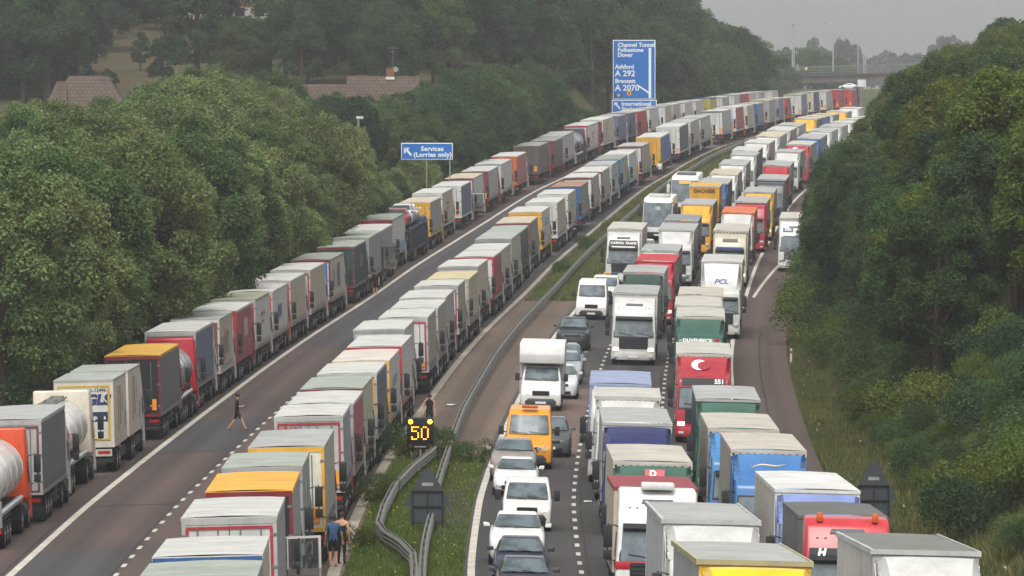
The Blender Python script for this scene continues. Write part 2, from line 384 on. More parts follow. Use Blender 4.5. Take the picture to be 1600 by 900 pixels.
# ------------------------------------------------------------------ shared lorry pieces
def wheel_mesh(w=.34, r=.5):
    def f():
        g = G(); a = 18
        prof = [(-w/2, r*.55), (-w/2, r*.9), (-w/2+.05, r), (w/2-.05, r), (w/2, r*.9), (w/2, r*.6)]
        secs = [[(x, rr*math.cos(2*math.pi*k/a), rr*math.sin(2*math.pi*k/a)) for k in range(a)] for x, rr in prof]
        g.loft(secs, 0, caps=False)
        hub = [(-w/2, r*.56), (-w/2+.06, r*.5), (-w/2+.03, r*.2), (-w/2-.03, r*.18)]
        for sg in (1, -1): g.loft([[(x*sg, rr*math.cos(2*math.pi*k/a), rr*math.sin(2*math.pi*k/a)) for k in range(a)] for x, rr in hub], 1)
        return g.mesh('wheel', 2)
    return cached(('wheel', w, r), f)
def wheels(parent, spots, w=.34, r=.5, mats=None):
    for x, y in spots: ob('wheel', wheel_mesh(w, r), mats or [RUB, HUB], parent, (x, y, r))
def cab_prof(kind):
    lo = [(0, .34), (.02, .75), (0, 1.2), (-.05, 1.62)] + ([(-.3, 2.5), (-.4, 2.86), (-.6, 3.03)] if kind == 'low' else [(-.33, 2.66), (-.44, 2.95)])
    up = [(-2.15, 3.06), (-2.2, 1.12)] if kind == 'low' else [(-.82, 3.58), (-1.15, 3.76), (-2.15, 3.8), (-2.2, 1.12)]
    return lo + up + [(-.86, 1.12), (-.8, .34)]
def cab_mesh(kind):
    return cached(('cab', kind), lambda: G().prism(cab_prof(kind), lambda y, z: 1.25 - .075 * min(1, max(0, (z - 1.7) / 1.3))).mesh('cab', 1, .09, 3))
def front_pt(x, z, out=.0):                                  # a point on the sloping windscreen plane
    t = (z - 1.62) / .88; return Vector((x, -.05 - .25 * t + out * .965, z + out * .26))
def screen_mesh(kind, k=1., off=0.):
    def f():
        g = G(); rows = [1.62 - off*3, 2.05, (2.5 if kind == 'low' else 2.66) + off*3]; cols = [-1.1, -.8, -.3, .3, .8, 1.1]
        for z in rows:
            for x in cols: g.v.append(tuple(front_pt(x * k * (1 - .045 * (z - 1.7)), z, (.034 - off*.6 - .012 * abs(x) ** 4))))
        for i in range(2):
            for j in range(5): q = i*6+j; g.f.append((q, q+6, q+7, q+1)); g.m.append(0)
        me = g.mesh('windscreen', 1, fix=False)
        return me
    return cached(('screen', kind, k), f)
def cab(root, kind, h, lampon=False, detail=True, bump=None, door=False, grille='1f2022', visor=True):
    P = paint(h, .3, .18)
    c = ob('cab', cab_mesh(kind), [P], root)
    ob('windscreen', screen_mesh(kind), [GLASS], c)
    ob('windscreen_surround', screen_mesh(kind, 1.045, .022), [DARK], c)
    def sv():
        q = 0 if kind == 'low' else .16
        g = G(); g.slab((1.05, -.06, 2.46 + q), (-1.05, -.06, 2.46 + q), (-1.05, -.32, 2.6 + q), (1.05, -.32, 2.6 + q), .03)
        return g.mesh('sun_visor', 1)
    def wi():
        g = G()
        for x0, x1 in ((-1.04, -.06), (.02, .98)): g.tube([front_pt(x0, 1.64, .05), front_pt((x0+x1)/2 - .1, 1.75, .05), front_pt(x1 - .1, 1.82, .05)], .014, 5)
        return g.mesh('wiper', 1)
    if visor: ob('sun_visor', cached(('visor', kind), sv), [DARK], c)
    ob('wiper', cached('cabwiper', wi), [DARK], c)
    for sg in (1, -1):
        def sw(): return G().slab(*[(sg*(1.262 - .075*max(0, (z-1.7)/1.3)), y, z) for y, z in ((-.26, 1.72), (-1.25, 1.72), (-1.25, 2.48), (-.46, 2.48))][::sg], .02).mesh('side_window', 1)
        ob('side_window', cached(('sidewin', sg), sw), [SGLASS], c)
    def gr():
        g = G(); g.box(-.82, .82, .0, .028, .92, 1.58, 0)
        for z in (1.0, 1.13, 1.26, 1.39, 1.52): g.box(-.8, .8, .028, .05, z - .025, z + .02, 1)
        g.box(-.7, .7, .03, .06, .4, .56, 0); g.box(-1.2, 1.2, .01, .04, .3, .36, 0)
        return g.mesh('grille', 2)
    ob('grille', cached('grille', gr), [paint(grille, .5), GREY if grille != '1f2022' else plain('dark_slat', '33363a', .5)], c)
    def bp():
        g = G()
        secs = []
        for x in (-1.26, -1.16, -.8, 0, .8, 1.16, 1.26):
            y = .1 - .16 * (abs(x) / 1.26) ** 4; secs.append([(x, -.7 if abs(x) > 1.2 else -.1, .3), (x, y, .3), (x, y + .02, .5), (x, y, .74), (x, -.7 if abs(x) > 1.2 else -.1, .74)])
        g.loft(secs); return g.mesh('bumper', 1, .02)
    b = ob('bumper', cached('bumper', bp), [paint(bump or h, .4, .2)], root)
    if detail:
        def hl(sg): return lambda: G().box(sg*.99 - .17, sg*.99 + .17, -.1, .075, .79, .99).mesh('headlight', 1, .03)
        for sg in (1, -1): ob('headlight', cached(('hl', sg), hl(sg)), [LAMPON if lampon else LAMP], b)
        ob('number_plate', cached('nplate', lambda: G().box(-.27, .27, .115, .135, .42, .53).mesh('number_plate', 1)), [PLW], b)
        for sg in (1, -1): ob('fog_light', cached(('fog', sg), lambda: G().box(sg*.98 - .12, sg*.98 + .12, .03, .085, .42, .54).mesh('fog_light', 1, .02)), [LAMP], b)
    for sg in (1, -1):
        def mr():
            g = G(); x = sg * 1.5
            g.loft([[(x - .13, -.2 - k*.12, 2.02), (x + .13, -.2 - k*.12, 2.02), (x + .14, -.2 - k*.12, 2.7), (x - .12, -.2 - k*.12, 2.7)] for k in (0, 1)])
            g.loft([[(x - .12, -.2 - k*.14, 1.66), (x + .12, -.2 - k*.14, 1.66), (x + .13, -.2 - k*.14, 1.95), (x - .12, -.2 - k*.14, 1.95)] for k in (0, 1)])
            g.tube([(sg*1.2, -.4, 2.66), (x, -.27, 2.75), (x, -.27, 1.64), (sg*1.22, -.4, 1.6)], .028, 5)
            return g.mesh('mirror', 1, .02)
        ob('mirror', cached(('mirror', sg), mr), [DARK], c)
    if kind == 'high':
        def hi():
            g = G(); P = lambda x, t, o=.03: (x, -.44 - .38*t + o, 2.95 + .63*t + o*.55)
            g.slab(P(.5, .62), P(-.5, .62), P(-.46, .82), P(.46, .82), .03)
            for x in (-.85, -.62, .62, .85): g.box(x - .035, x + .035, -.66, -.58, 3.2, 3.24)
            return g.mesh('roof_hatch', 1)
        ob('roof_hatch', cached('roofhatch', hi), [GREY], c)
    if h == PAL['merc']:
        g = G(); pr = [(-.98, 1.5), (-.82, .84), (.82, .84), (.98, 1.5), (.7, 1.6), (-.7, 1.6)]
        g.add([(x, .032, z) for x, z in pr] + [(x, .0, z) for x, z in pr], [tuple(range(6)), tuple(reversed(range(6, 12)))] + [((q+1) % 6, q, q+6, (q+1) % 6 + 6) for q in range(6)])
        for z in (.93, 1.05, 1.17, 1.29, 1.41, 1.52): g.box(-.86, .86, .032, .06, z - .02, z + .025, 1)
        g.box(-.75, .75, .1, .135, .38, .58, 0); g.box(-.7, .7, .135, .15, .6, .64, 2)
        ob('radiator_grille', g.mesh('radiator_grille', 3), [plain('grille_black', '18191b', .4), plain('dark_slat', '33363a', .5), paint(h)], c)
    return c
def deflector(root, h, hz=3.86, smooth=False):
    def f():
        g = G()
        y0, y1 = -.75, -2.05
        A = [(-.9, y0, 3.03), (.9, y0, 3.03), (1.06, y1, hz), (-1.06, y1, hz)]
        n = 6; rows = []
        for i in range(n + 1):
            t = i / n; w = .92 + .16 * t; y = y0 + (y1 - y0) * t; z = 3.02 + (hz - 3.02) * (t ** 1.6 if not smooth else math.sin(t * math.pi / 2))
            rows.append([(-w, y, z), (-w * .5, y + .03, z + .02), (w * .5, y + .03, z + .02), (w, y, z)])
        for i in range(n):
            for j in range(3): g.quad(rows[i][j], rows[i+1][j], rows[i+1][j+1], rows[i][j+1])
        for sg in (1, -1):                                       # side wings
            for i in range(n):
                t0, t1 = i / n, (i + 1) / n; a, b = rows[i][3 if sg > 0 else 0], rows[i+1][3 if sg > 0 else 0]
                c0 = (sg * 1.19, y0 - .3 + (y1 - .3 - y0) * t0, a[2] * .62 + 3.04 * .38 + .25 * t0); c1 = (sg * 1.23, y0 - .3 + (y1 - .3 - y0) * t1, b[2] * .62 + 3.04 * .38 + .25 * t1)
                g.quad(a, b, c1, c0)
                g.quad(c0, c1, (sg * 1.2, c1[1], 3.0), (sg * 1.2, c0[1], 3.0))
        g.quad((-1.06, y1, hz), (1.06, y1, hz), (1.23, y1 - .3, 3.0), (-1.23, y1 - .3, 3.0))
        for sg in (1, -1): g.quad((sg*1.06, y1, hz), (sg*1.23, y1 - .3, hz*.62 + 3.04*.38 + .25), (sg*1.2, y1 - .3, 3.0), (sg*.9, y1, 3.0))
        g.slab((1.23, -2.1, 1.2), (1.23, -2.6, 1.2), (1.24, -2.6, 3.7), (1.22, -2.1, 3.2), .03); g.slab((-1.23, -2.6, 1.2), (-1.23, -2.1, 1.2), (-1.22, -2.1, 3.2), (-1.24, -2.6, 3.7), .03)
        return g.mesh('air_deflector', 1)
    return ob('air_deflector', cached(('defl', hz, smooth), f), [paint(h, .3, .15)], root)
def tractor_gear(root, wl=True):
    def ch():
        g = G()
        for x in (-.42, .42): g.box(x - .05, x + .05, -6.0, -.7, .72, .96)
        g.box(-1.2, -.75, -4.0, -2.6, .5, 1.05); g.tube([(.98, -2.45, .78), (.98, -3.9, .78)], .32, 10)
        g.box(-1.22, 1.22, -5.85, -5.75, .55, 1.0)
        for sg in (1, -1): g.box(sg*.95 - .3, sg*.95 + .3, -5.6, -4.35, 1.04, 1.08)
        g.box(-.35, .35, -5.3, -4.6, .95, 1.15)
        return g.mesh('chassis', 1)
    ob('chassis', cached('tchassis', ch), [CHAS], root)
    if wl:
        wheels(root, [(1.05, -1.38), (-1.05, -1.38)]); wheels(root, [(.93, -4.98), (-.93, -4.98)], .6)
STRAP = plain('strap', '47474a', .7)
YT = -2.95                                                        # front wall of the trailer
def trailer(root, L, H, roof, side, rear, frame, opts, full=True, front=None, curtain=True):
    y0, y1 = YT, YT - L; zf = 1.12
    W2 = 1.275
    def body():
        g = G(); n = 22 if curtain else 1
        # front wall, lower rail, posts
        g.box(-W2, W2, y0 - .06, y0, zf, H - .02, 1)
        g.box(-W2, W2, y1 + .05, y0 - .06, zf, zf + .17, 2)
        g.box(-W2 + .02, W2 - .02, y1 + .05, y0 - .06, zf + .17, zf + .2, 2)
        for sg in (1, -1):
            x = sg * (W2 - .004)
            for i in range(n):
                a = y0 - .07 + (y1 - y0 + .16) * i / n; b = y0 - .07 + (y1 - y0 + .16) * (i + 1) / n
                ma = sg * .014 * math.sin(i * 2.1); mb = sg * .014 * math.sin((i + 1) * 2.1)
                zs = [zf + .18, zf + 1.0, H - .8, H - .12]; ks = [0, 1, 1, 0] if curtain else [0] * 4
                for q in range(3):
                    P = [(x + ma*ks[q], a, zs[q]), (x + mb*ks[q], b, zs[q]), (x + mb*ks[q+1], b, zs[q+1]), (x + ma*ks[q+1], a, zs[q+1])]
                    g.quad(*(P if sg < 0 else P[::-1]), 0)
            g.box(x - .03 if sg > 0 else x, x if sg > 0 else x + .03, y1 + .05, y0, H - .12, H - .015, 2)
            if curtain:
                for i in range(n): a = y0 - .3 + (y1 - y0 + .5) * i / n; g.box(min(x, x + sg*.008), max(x, x + sg*.008), a - .02, a + .02, zf + .04, zf + .42, 3)
            for yy in (y0 - .12, y1 + .06): g.box(min(x, x - sg*.05), max(x, x - sg*.05) + .006*(sg > 0), yy, yy + .07, zf, H - .02, 2)
        return g.mesh('trailer_body', 4, fix=False)
    sm_ = (tarp if curtain else paint)(C(side)); fm = paint(C(front or rear)); fr = paint(C(frame))
    b = ob('trailer_body', cached(('tb', L, H, curtain), body), [sm_, fm, (fr if frame in (side, rear) or frame == 'white' else paint('7d7d7a')) if curtain else paint(C(side)), STRAP], root)
    def rf():
        g = G(); n = max(10, int(L * 2)); nc = 6; rr = random.Random(int(L*10))
        for i in range(n + 1):
            y = y0 + .02 + (y1 - y0 - .04) * i / n
            sag = (.02 * (1 if i % 3 == 0 else 0)) if curtain else 0
            for j in range(nc + 1):
                x = -W2 - .015 + (2*W2 + .03) * j / nc; e = math.sin(math.pi * j / nc)
                g.v.append((x, y, H + (.02 + sag) * e + (rr.uniform(-.008, .008) if curtain and 0 < j < nc else 0)))
        for i in range(n):
            for j in range(nc): k = i*(nc+1)+j; g.f.append((k+nc+1, k+nc+2, k+1, k)); g.m.append(0)
        for sg in (1, -1):
            x = sg * (W2 + .015); P = [(x, y0 + .02, H), (x, y1 - .02, H), (x, y1 - .02, H - .13), (x, y0 + .02, H - .13)]; g.quad(*(P if sg > 0 else P[::-1]), 0)
        g.quad((-W2-.015, y0 + .02, H), (W2+.015, y0 + .02, H), (W2+.015, y0 + .025, H - .1), (-W2-.015, y0 + .025, H - .1), 0)
        g.quad((W2+.015, y1 - .02, H), (-W2-.015, y1 - .02, H), (-W2-.015, y1 - .02, H - .1), (W2+.015, y1 - .02, H - .1), 0)
        return g.mesh('trailer_roof', 1, fix=False)
    r = ob('trailer_roof', cached(('tr', L, H, curtain), rf), [roofm(C(roof))], root)
    if full != 'front':
        def rd():
            g = G()
            g.box(-W2, W2, y1 - .03, y1 + .05, H - .2, H - .03, 1); g.box(-W2, W2, y1 - .03, y1 + .05, zf, zf + .14, 1)
            for sg in (1, -1): g.box(sg*W2 - (.1 if sg > 0 else 0), sg*W2 + (.1 if sg < 0 else 0), y1 - .03, y1 + .05, zf + .14, H - .2, 1)
            for x0, x1 in ((-W2 + .1, -.012), (.012, W2 - .1)): g.box(x0, x1, y1 - .01, y1 + .04, zf + .14, H - .2, 0)
            for x in (-.85, -.3, .3, .85): g.tube([(x, y1 - .03, zf + .2), (x, y1 - .03, H - .3)], .022, 5, 2)
            for z in (zf + .5, zf + 1.5, H - .5):
                for sg in (1, -1): g.box(sg*1.2 - .07, sg*1.2 + .07, y1 - .045, y1 - .03, z - .04, z + .04, 2)
            return g.mesh('rear_doors', 3)
        q = ob('rear_doors', cached(('rd', L, H), rd), [paint(C(rear)), paint(C(frame) if 'out' not in opts else C('ltgrey')), plain('lock_rod', '6f7072', .5, .3)], root)
        if 'out' in opts:
            def ol():
                g = G(); y = y1 - .036
                g.box(-1.16, 1.16, y - .004, y, H - .33, H - .25, 0); 
                for sg in (1, -1): g.box(sg*1.13 - .04, sg*1.13 + .04, y - .004, y, zf + .1, H - .33, 0)
                g.box(-1.09, 1.09, y - .004, y, zf + .1, zf + .17, 0); return g.mesh('outline_tape', 1)
            ob('outline_tape', cached(('ol', L, H), ol), [paint(C(frame) if frame != 'grey' else C('red'))], q)
        def rb():
            g = G(); g.box(-1.2, 1.2, y1 + .02, y1 + .14, .5, .68, 0); g.box(-1.22, 1.22, y1 + .1, y1 + .16, .72, 1.1, 0)
            for sg in (1, -1): g.box(sg*.95 - .28, sg*.95 + .28, y1 + 1.1, y1 + 1.13, .12, .62, 0)
            return g.mesh('rear_bumper', 1)
        rb_ = ob('rear_bumper', cached(('rb', L), rb), [CHAS], root)
        for sg in (1, -1): ob('tail_light', cached(('tl', L, sg), lambda: G().box(sg*.95 - .22, sg*.95 + .22, y1 + .06, y1 + .1, .84, .98).mesh('tail_light', 1)), [REDL], rb_)
        ob('number_plate', cached(('np', L), lambda: G().box(-.26, .26, y1 + .06, y1 + .1, .86, .98).mesh('number_plate', 1)), [PLY], rb_)
        if rnd.random() < .55:
            def mk(): return G().box(.78, 1.08, y1 - .05, y1 - .038, zf + .3, zf + .52 + .3 * (int(L*2) % 2)).mesh('marker_board', 1)
            ob('marker_board', cached(('mk', L), mk), [ORM], q)
    def ch():
        g = G()
        for x in (-.5, .5): g.box(x - .07, x + .07, y1 + .2, y0 - .6, .86, 1.12)
        for x in (-.75, .75): g.box(x - .08, x + .08, y0 - 3.4, y0 - 3.2, .25, 1.0)
        for sg in (1, -1):
            for z in (.55, .82): g.box(sg*1.2 - .02, sg*1.2 + .02, y1 + 5.4, y0 - 3.6, z - .05, z + .05)
            g.box(sg*1.12 - .1, sg*1.12 + .1, y0 - 6.2, y0 - 4.9, .48, 1.05)
            for yy in (2.3, 3.65, 5.0): g.box(sg*.98 - .2, sg*.98 + .2, y1 + yy - .62, y1 + yy + .62, 1.06, 1.09)
        return g.mesh('underframe', 1)
    ob('underframe', cached(('ch', L), ch), [CHAS], root)
    if full:
        wheels(root, [(sg * 1.03, y1 + yy) for yy in (2.3, 3.65, 5.0) for sg in (1, -1)], .4, .5)
    return b, r
def eyelets(roof_ob, L, H):                                       # dark strap ends hanging along the front edge of a tarpaulin roof
    def f():
        g = G(); 
        g.box(-1.295, 1.295, YT + .03, YT + .05, H - .24, H - .06, 1)
        for i in range(11): x = -1.2 + 2.4 * i / 10; g.box(x - .035, x + .035, YT + .05, YT + .062, H - .2, H - .12, 0)
        return g.mesh('tarpaulin_edge', 2)
    ob('tarpaulin_edge', cached(('eye', H), f), [DARK, tarp(C('creamtarp'))], roof_ob)
def side_panel(body, L, H, spans, right=True, both=True):
    """artwork printed on the side: (y from front, y to, z0, z1, colour)"""
    for a, b, z0, z1, h in spans:
        for sg in ((1, -1) if both else (1,)):
            x = sg * 1.294
            o = ob('side_artwork', G().box(min(x, x - sg*.004), max(x, x - sg*.004), YT - b, YT - a, z0, z1).mesh('side_artwork', 1), [tarp(h)], body)

def ordinal(n):
    w = 'first second third fourth fifth sixth seventh eighth ninth tenth eleventh twelfth thirteenth fourteenth fifteenth sixteenth seventeenth eighteenth nineteenth twentieth'.split()
    if n <= 20: return w[n-1]
    t = {2: 'twenty', 3: 'thirty', 4: 'forty', 5: 'fifty'}[n // 10]
    return {20: 'twentieth', 30: 'thirtieth', 40: 'fortieth', 50: 'fiftieth'}.get(n) or t + '-' + w[n % 10 - 1]
ROWNAME = {'L': 'up the hard-shoulder queue', 'M': 'up the queue beside the verge', 'R2': 'up the oncoming middle lane', 'R3': 'up the oncoming inside lane'}
GROUP = {'L': 'lorries queued on the hard shoulder', 'M': 'lorries queued beside the central reservation', 'R2': 'lorries in the oncoming middle lane', 'R3': 'lorries in the oncoming inside lane'}
def label(desc, n, row):
    o = ordinal(n); k = len(desc.split())
    for t in (ROWNAME[row], {'L': 'in the hard-shoulder queue', 'M': 'in the verge-side queue', 'R2': 'in the middle lane', 'R3': 'in the inside lane'}[row]):
        s_ = '%s, %s %s' % (desc, o, t)
        if len(s_.split()) <= 16: break
    return s_
def lorry(row, d, u, L, roof, side, rear, frame, cabc, opts, desc, n):
    away = row in 'LM'; opts = opts.split(',') if opts else []
    far = d > 640; tot = L - YT + .1
    root = thing('articulated_lorry', label(desc, n, row), 'lorry', GROUP[row])
    H = 4.7 if 'tall2' in opts else 4.15 if 'tall' in opts else 3.75 if 'tipper' in opts else 4.0
    curtain = 'box' not in opts
    high = 'high' in opts or (away and n % 3 == 0)
    kind = 'high' if high else 'low'
    lampon = (not away) and (n * 7 + (row == 'R3')) % 5 < 2
    c = cab(root, kind, C(cabc), bump=None if n % 3 else '4a4c4e', lampon=lampon, detail=not away and not far, visor=cabc != 'merc' and n % 3 != 1)
    if not high and 'nodefl' not in opts: deflector(root, C('navy' if 'navydef' in opts else cabc), H - .12, 'box' in opts and H < 4.5)
    tractor_gear(root, wl=not far)
    full = ('front' if not away else True)
    b, r = trailer(root, L, H, roof, side, rear, frame, opts, full=full if not far else (None if away else 'front'), front=frame if not away else rear, curtain=curtain)
    if far and away:
        pass
    if roof in ('creamtarp', 'creamw') and not away and d < 560: eyelets(r, L, H)
    y1 = YT - L
    yb = y1 - .045
    # ---- lettering and artwork
    if 'panel' in opts: side_panel(b, L, H, [(L*.3, L*.55, 2.3, 3.3, 'b09a98' if side == 'dustyred' else '6d6660')])
    if 'bluelogo' in opts: side_panel(b, L, H, [(L*.42, L*.68, 2.2, 3.0, '5d6590')])
    if 'redtext' in opts: side_panel(b, L, H, [(L*.35, L*.62, 2.9, 3.1, 'a8605c'), (L*.4, L*.58, 2.45, 2.62, 'a8605c'), (L*.5, L*.7, 1.9, 2.05, 'b09a90')])
    if 'greytext' in opts: side_panel(b, L, H, [(L*.3, L*.7, 2.6, 3.1, '8c8a90')])
    if 'pic' in opts:
        side_panel(b, L, H, [(L*.3, L*.5, 2.0, 3.2, '8d8072'), (L*.55, L*.66, 1.7, 3.4, 'a29078'), (L*.72, L*.9, 2.1, 3.0, '94897c')])
        ob('rear_artwork', G().box(-1.05, 1.05, yb - .01, yb - .003, 1.5, 3.7).mesh('rear_artwork', 1), [tarp('7a5646')], root)
    if 'bluestripe' in opts:
        ob('blue_stripe', G().box(.72, 1.08, yb - .008, yb, 1.3, 3.75).mesh('blue_stripe', 1), [paint('2f66b0')], root)
        side_panel(b, L, H, [(L*.3, L*.5, 1.9, 3.5, '5c6c8c'), (L*.7, L*.78, 2.0, 3.3, '6d7a94')])
    if 'bluebase' in opts: side_panel(b, L, H, [(.2, L - .2, 1.3, 2.0, '8197b4')])
    if 'teal' in opts: side_panel(b, L, H, [(L*.2, L*.6, 2.7, 3.3, '7ea3aa'), (L*.4, L*.8, 2.0, 2.2, '86a5b0'), (L*.15, L*.4, 1.7, 1.9, '7a9aa2')])
    if 'swoosh' in opts: side_panel(b, L, H, [(L*.45 + k*.55, L*.45 + k*.55 + .8, 3.6 - .3*k, 3.95 - .3*k, '8a7a6c') for k in range(7)])
    if side == 'picgrey': side_panel(b, L, H, [(L*.25, L*.45, 2.0, 3.5, '6f8a90'), (L*.5, L*.8, 1.6, 2.6, '9aa08c'), (L*.55, L*.7, 2.9, 3.4, 'a5a9a0')])
    if 'kogel' in opts: text_on(root, 'KÖGEL', .26, (-.72, yb - .005, H - .5), FACE_REAR, paint('a82832'), bold=.006)
    if 'dletter' in opts: text_on(root, 'D', .62, (.6, yb - .005, 3.15), FACE_REAR, TXK, bold=.02)
    if 'bluedot' in opts: ob('blue_dot', G().tube([(.65, yb - .012, 3.25), (.65, yb, 3.25)], .3, 16).mesh('blue_dot', 1), [paint('3f6aa8')], root)
    yf = YT + .03
    if 'dachser' in opts: text_on(root, 'DACHSER', .42, (0, yf, H - .42), FACE_FRONT, TXK, bold=.012)
    dz = 3.52
    def on_defl(body, size, m, x=0, z=dz, **k): 
        t = (z - 3.02) / (H - .12 - 3.02); y = -.75 - 1.3 * max(.03, t) ** (1/1.6)
        o = text_on(root, body, size, (x, y + .07, z), (R(90 - 38), 0, R(180)), m, **k); return o
    if 'num551' in opts or 'num' in opts:
        bd = ob('name_board', G().slab((1.0, -.3, 2.66), (-1.0, -.3, 2.66), (-1.0, -.41, 2.98), (1.0, -.41, 2.98), .05).mesh('name_board', 1), [DARK], root)
        if 'num551' in opts: text_on(root, '551', .3, (-.72, -.34, 2.83), (R(68), 0, R(180)), TXW, bold=.012)
        def disc(x, z, r, k):
            t = (z - 3.02) / (H - .12 - 3.02); y = -.75 - 1.3 * max(.03, t) ** (1/1.6); n = Vector((0, .62, .78)); c0 = Vector((x, y + .05, z)) + n*k
            return G().tube([c0 - n*.02, c0], r, 24)
        ob('crescent', disc(.22, 3.5, .36, .06).mesh('crescent', 1), [TXW], root); ob('red_disc', disc(.0, 3.46, .29, .075).mesh('red_disc', 1), [paint(C('red'))], root)
    if 'num189' in opts:
        on_defl('189', .34, paint('27305c'), 0, 3.42, bold=.01)
        text_on(root, '18', .36, (1.08, -1.75, 3.5), FACE_FRONT, paint('27305c'), bold=.012); text_on(root, '89', .36, (-1.08, -1.75, 3.5), FACE_FRONT, paint('27305c'), bold=.012)
    if 'dsquare' in opts:
        text_on(root, 'D', .3, (.02, -1.61, 3.665), (R(65), 0, R(180)), TXW, bold=.015)
        q = ob('red_square', G().slab((.28, 0, -.16), (-.36, 0, -.16), (-.36, 0, .16), (.28, 0, .16), .01).mesh('red_square', 1), [paint('b8323a')], root, (0, -1.63, 3.66)); q.rotation_euler = (R(25), 0, 0)
    if 'duvenbeck' in opts:
        text_on(root, 'DUVENBECK', .27, (.12, -.34, 2.84), (R(72), 0, R(180)), TXW, bold=.008)
        ob('red_square', G().box(-1.0, -.76, -.5, -.33, 2.73, 2.95).mesh('red_square', 1), [paint('b8323a')], root)
    if 'pcl' in opts: on_defl('PCL', .5, paint('2b3c86'), 0, 3.5, bold=.015, shear=.25)
    if 'hletter' in opts: [ob('roof_marker', G().box(sx*.78 - .09, sx*.78 + .09, -1.0, -.85, 3.66, 3.92).mesh('roof_marker', 1, .03), [plain('amber_beacon', '6e3a1c', .25)], root) for sx in (1, -1)]; ob('name_board', G().slab((1.1, -.28, 2.62), (-1.1, -.28, 2.62), (-1.08, -.39, 2.95), (1.08, -.39, 2.95), .06).mesh('name_board', 1), [DARK], root); text_on(root, 'H', .3, (.74, -.31, 2.82), (R(70), 0, R(180)), TXW, bold=.02, shear=.2)
    if 'bluesign' in opts:
        ob('light_box', G().box(-1.0, 1.0, -.5, -.28, 2.66, 2.9).mesh('light_box', 1, .03), [paint('4a5488')], root)
        ob('name_board', G().box(-.55, .55, -.8, -.6, 3.2, 3.5).mesh('name_board', 1, .02), [paint('8a8078')], root)
    if 'swoosh2' in opts:
        pts = [(-.5 + .1*i, -.4, 2.9 + .09 * math.sin(i * .62)) for i in range(11)]
        DY = lambda z: -.68 - 1.3 * max(.03, (z - 3.02) / .86) ** .625
        g = G(); g.tube([(.62 - 1.15*t, DY(3.46 + .14*t + .05*math.sin(6*t)), 3.46 + .14*t + .05*math.sin(6*t)) for t in [i/12 for i in range(13)]], [.015 + .028*math.sin(math.pi*i/12) for i in range(13)], 6); ob('cream_swoosh', g.mesh('cream_swoosh', 1), [paint('d2b98a')], root)
    if 'merc' in [cabc]:
        def star():
            g = G(); 
            g.tube([(.14*math.cos(a), .075, 1.5 + .14*math.sin(a)) for a in [2*math.pi*k/20 for k in range(21)]], .018, 5)
            for k in range(3): a = math.pi/2 + 2*math.pi*k/3; g.tube([(0, .075, 1.5), (.13*math.cos(a), .075, 1.5 + .13*math.sin(a))], .015, 5)
            return g.mesh('radiator_badge', 1)
        ob('radiator_badge', star(), [CHR], root)
    if cabc == 'whitered':
        ob('red_stripe', cached('rs', lambda: G().box(-1.263, 1.263, -2.1, .012, 1.38, 1.62).mesh('red_stripe', 1, .03)), [paint('b02a34')], c)
        ob('roof_unit', cached('ru', lambda: G().box(-.5, .5, -1.6, -.75, 3.76, 3.98).mesh('roof_unit', 1, .06)), [paint('d2d2ce')], c)
    if 'darkedge' in opts: ob('dark_edge', G().box(-1.2, 1.2, YT + .026, YT + .045, H - .3, H - .12).mesh('dark_edge', 1), [DARK], r)
    if 'opendoor' in opts: open_door(root, C(cabc))
    root.scale = (1, 1, 1.0 if not away else rnd.uniform(.97, 1.008))
    put_along(root, d if away else d + YT, u, tot, away)
    if 'box' in opts and not away and H < 4.5:
        def edge():
            g = G()
            for sg in (1, -1): g.box(sg*1.29 - .04, sg*1.29 + .02*sg + .03, YT - L, YT + .04, H - .1, H + .03)
            g.box(-1.29, 1.29, YT - .02, YT + .045, H - .09, H + .03); return g.mesh('roof_rail', 1)
        ob('roof_rail', cached(('rail', L, H), edge), [paint('a9a27a' if cabc == 'brightyel' else 'b4b5b2')], r)
    return root
def open_door(root, h):
    g = G(); x = 1.24
    # hinged at the front edge of the right-hand opening, swung well out
    ax = Vector((x, -.45, 0)); dv = Vector((.93, .36, 0)).normalized(); wd = 1.08
    def q(a, z): return ax + dv * a + Vector((0, 0, z))
    n = Vector((dv.y, -dv.x, 0)) * .06
    def bar(a0, a1, z0, z1, m): g.add([q(a0, z0), q(a1, z0), q(a1, z1), q(a0, z1), q(a0, z0)-n, q(a1, z0)-n, q(a1, z1)-n, q(a0, z1)-n], [(0,1,2,3),(7,6,5,4),(1,0,4,5),(2,1,5,6),(3,2,6,7),(0,3,7,4)], m)
    bar(0, wd, 1.15, 1.8, 1); bar(0, .07, 1.8, 2.75, 0); bar(wd - .07, wd, 1.15, 2.75, 0); bar(.07, wd - .07, 2.68, 2.75, 0)
    bar(.2, wd - .2, 1.3, 1.6, 2)
    dr = ob('open_door', g.mesh('open_door', 3), [paint(h), plain('door_lining', '5f5a55', .7), DARK], root)
    g2 = G(); g2.add([q(.07, 1.8) - n*.5, q(wd - .07, 1.8) - n*.5, q(wd - .07, 2.68) - n*.5, q(.07, 2.68) - n*.5], [(0, 1, 2, 3)], 0)
    ob('door_glass', g2.mesh('door_glass', 1), [CLEAR], dr)
    ob('door_opening', G().box(1.225, 1.262, -1.42, -.48, 1.2, 2.72).mesh('door_opening', 1), [DARK], root)
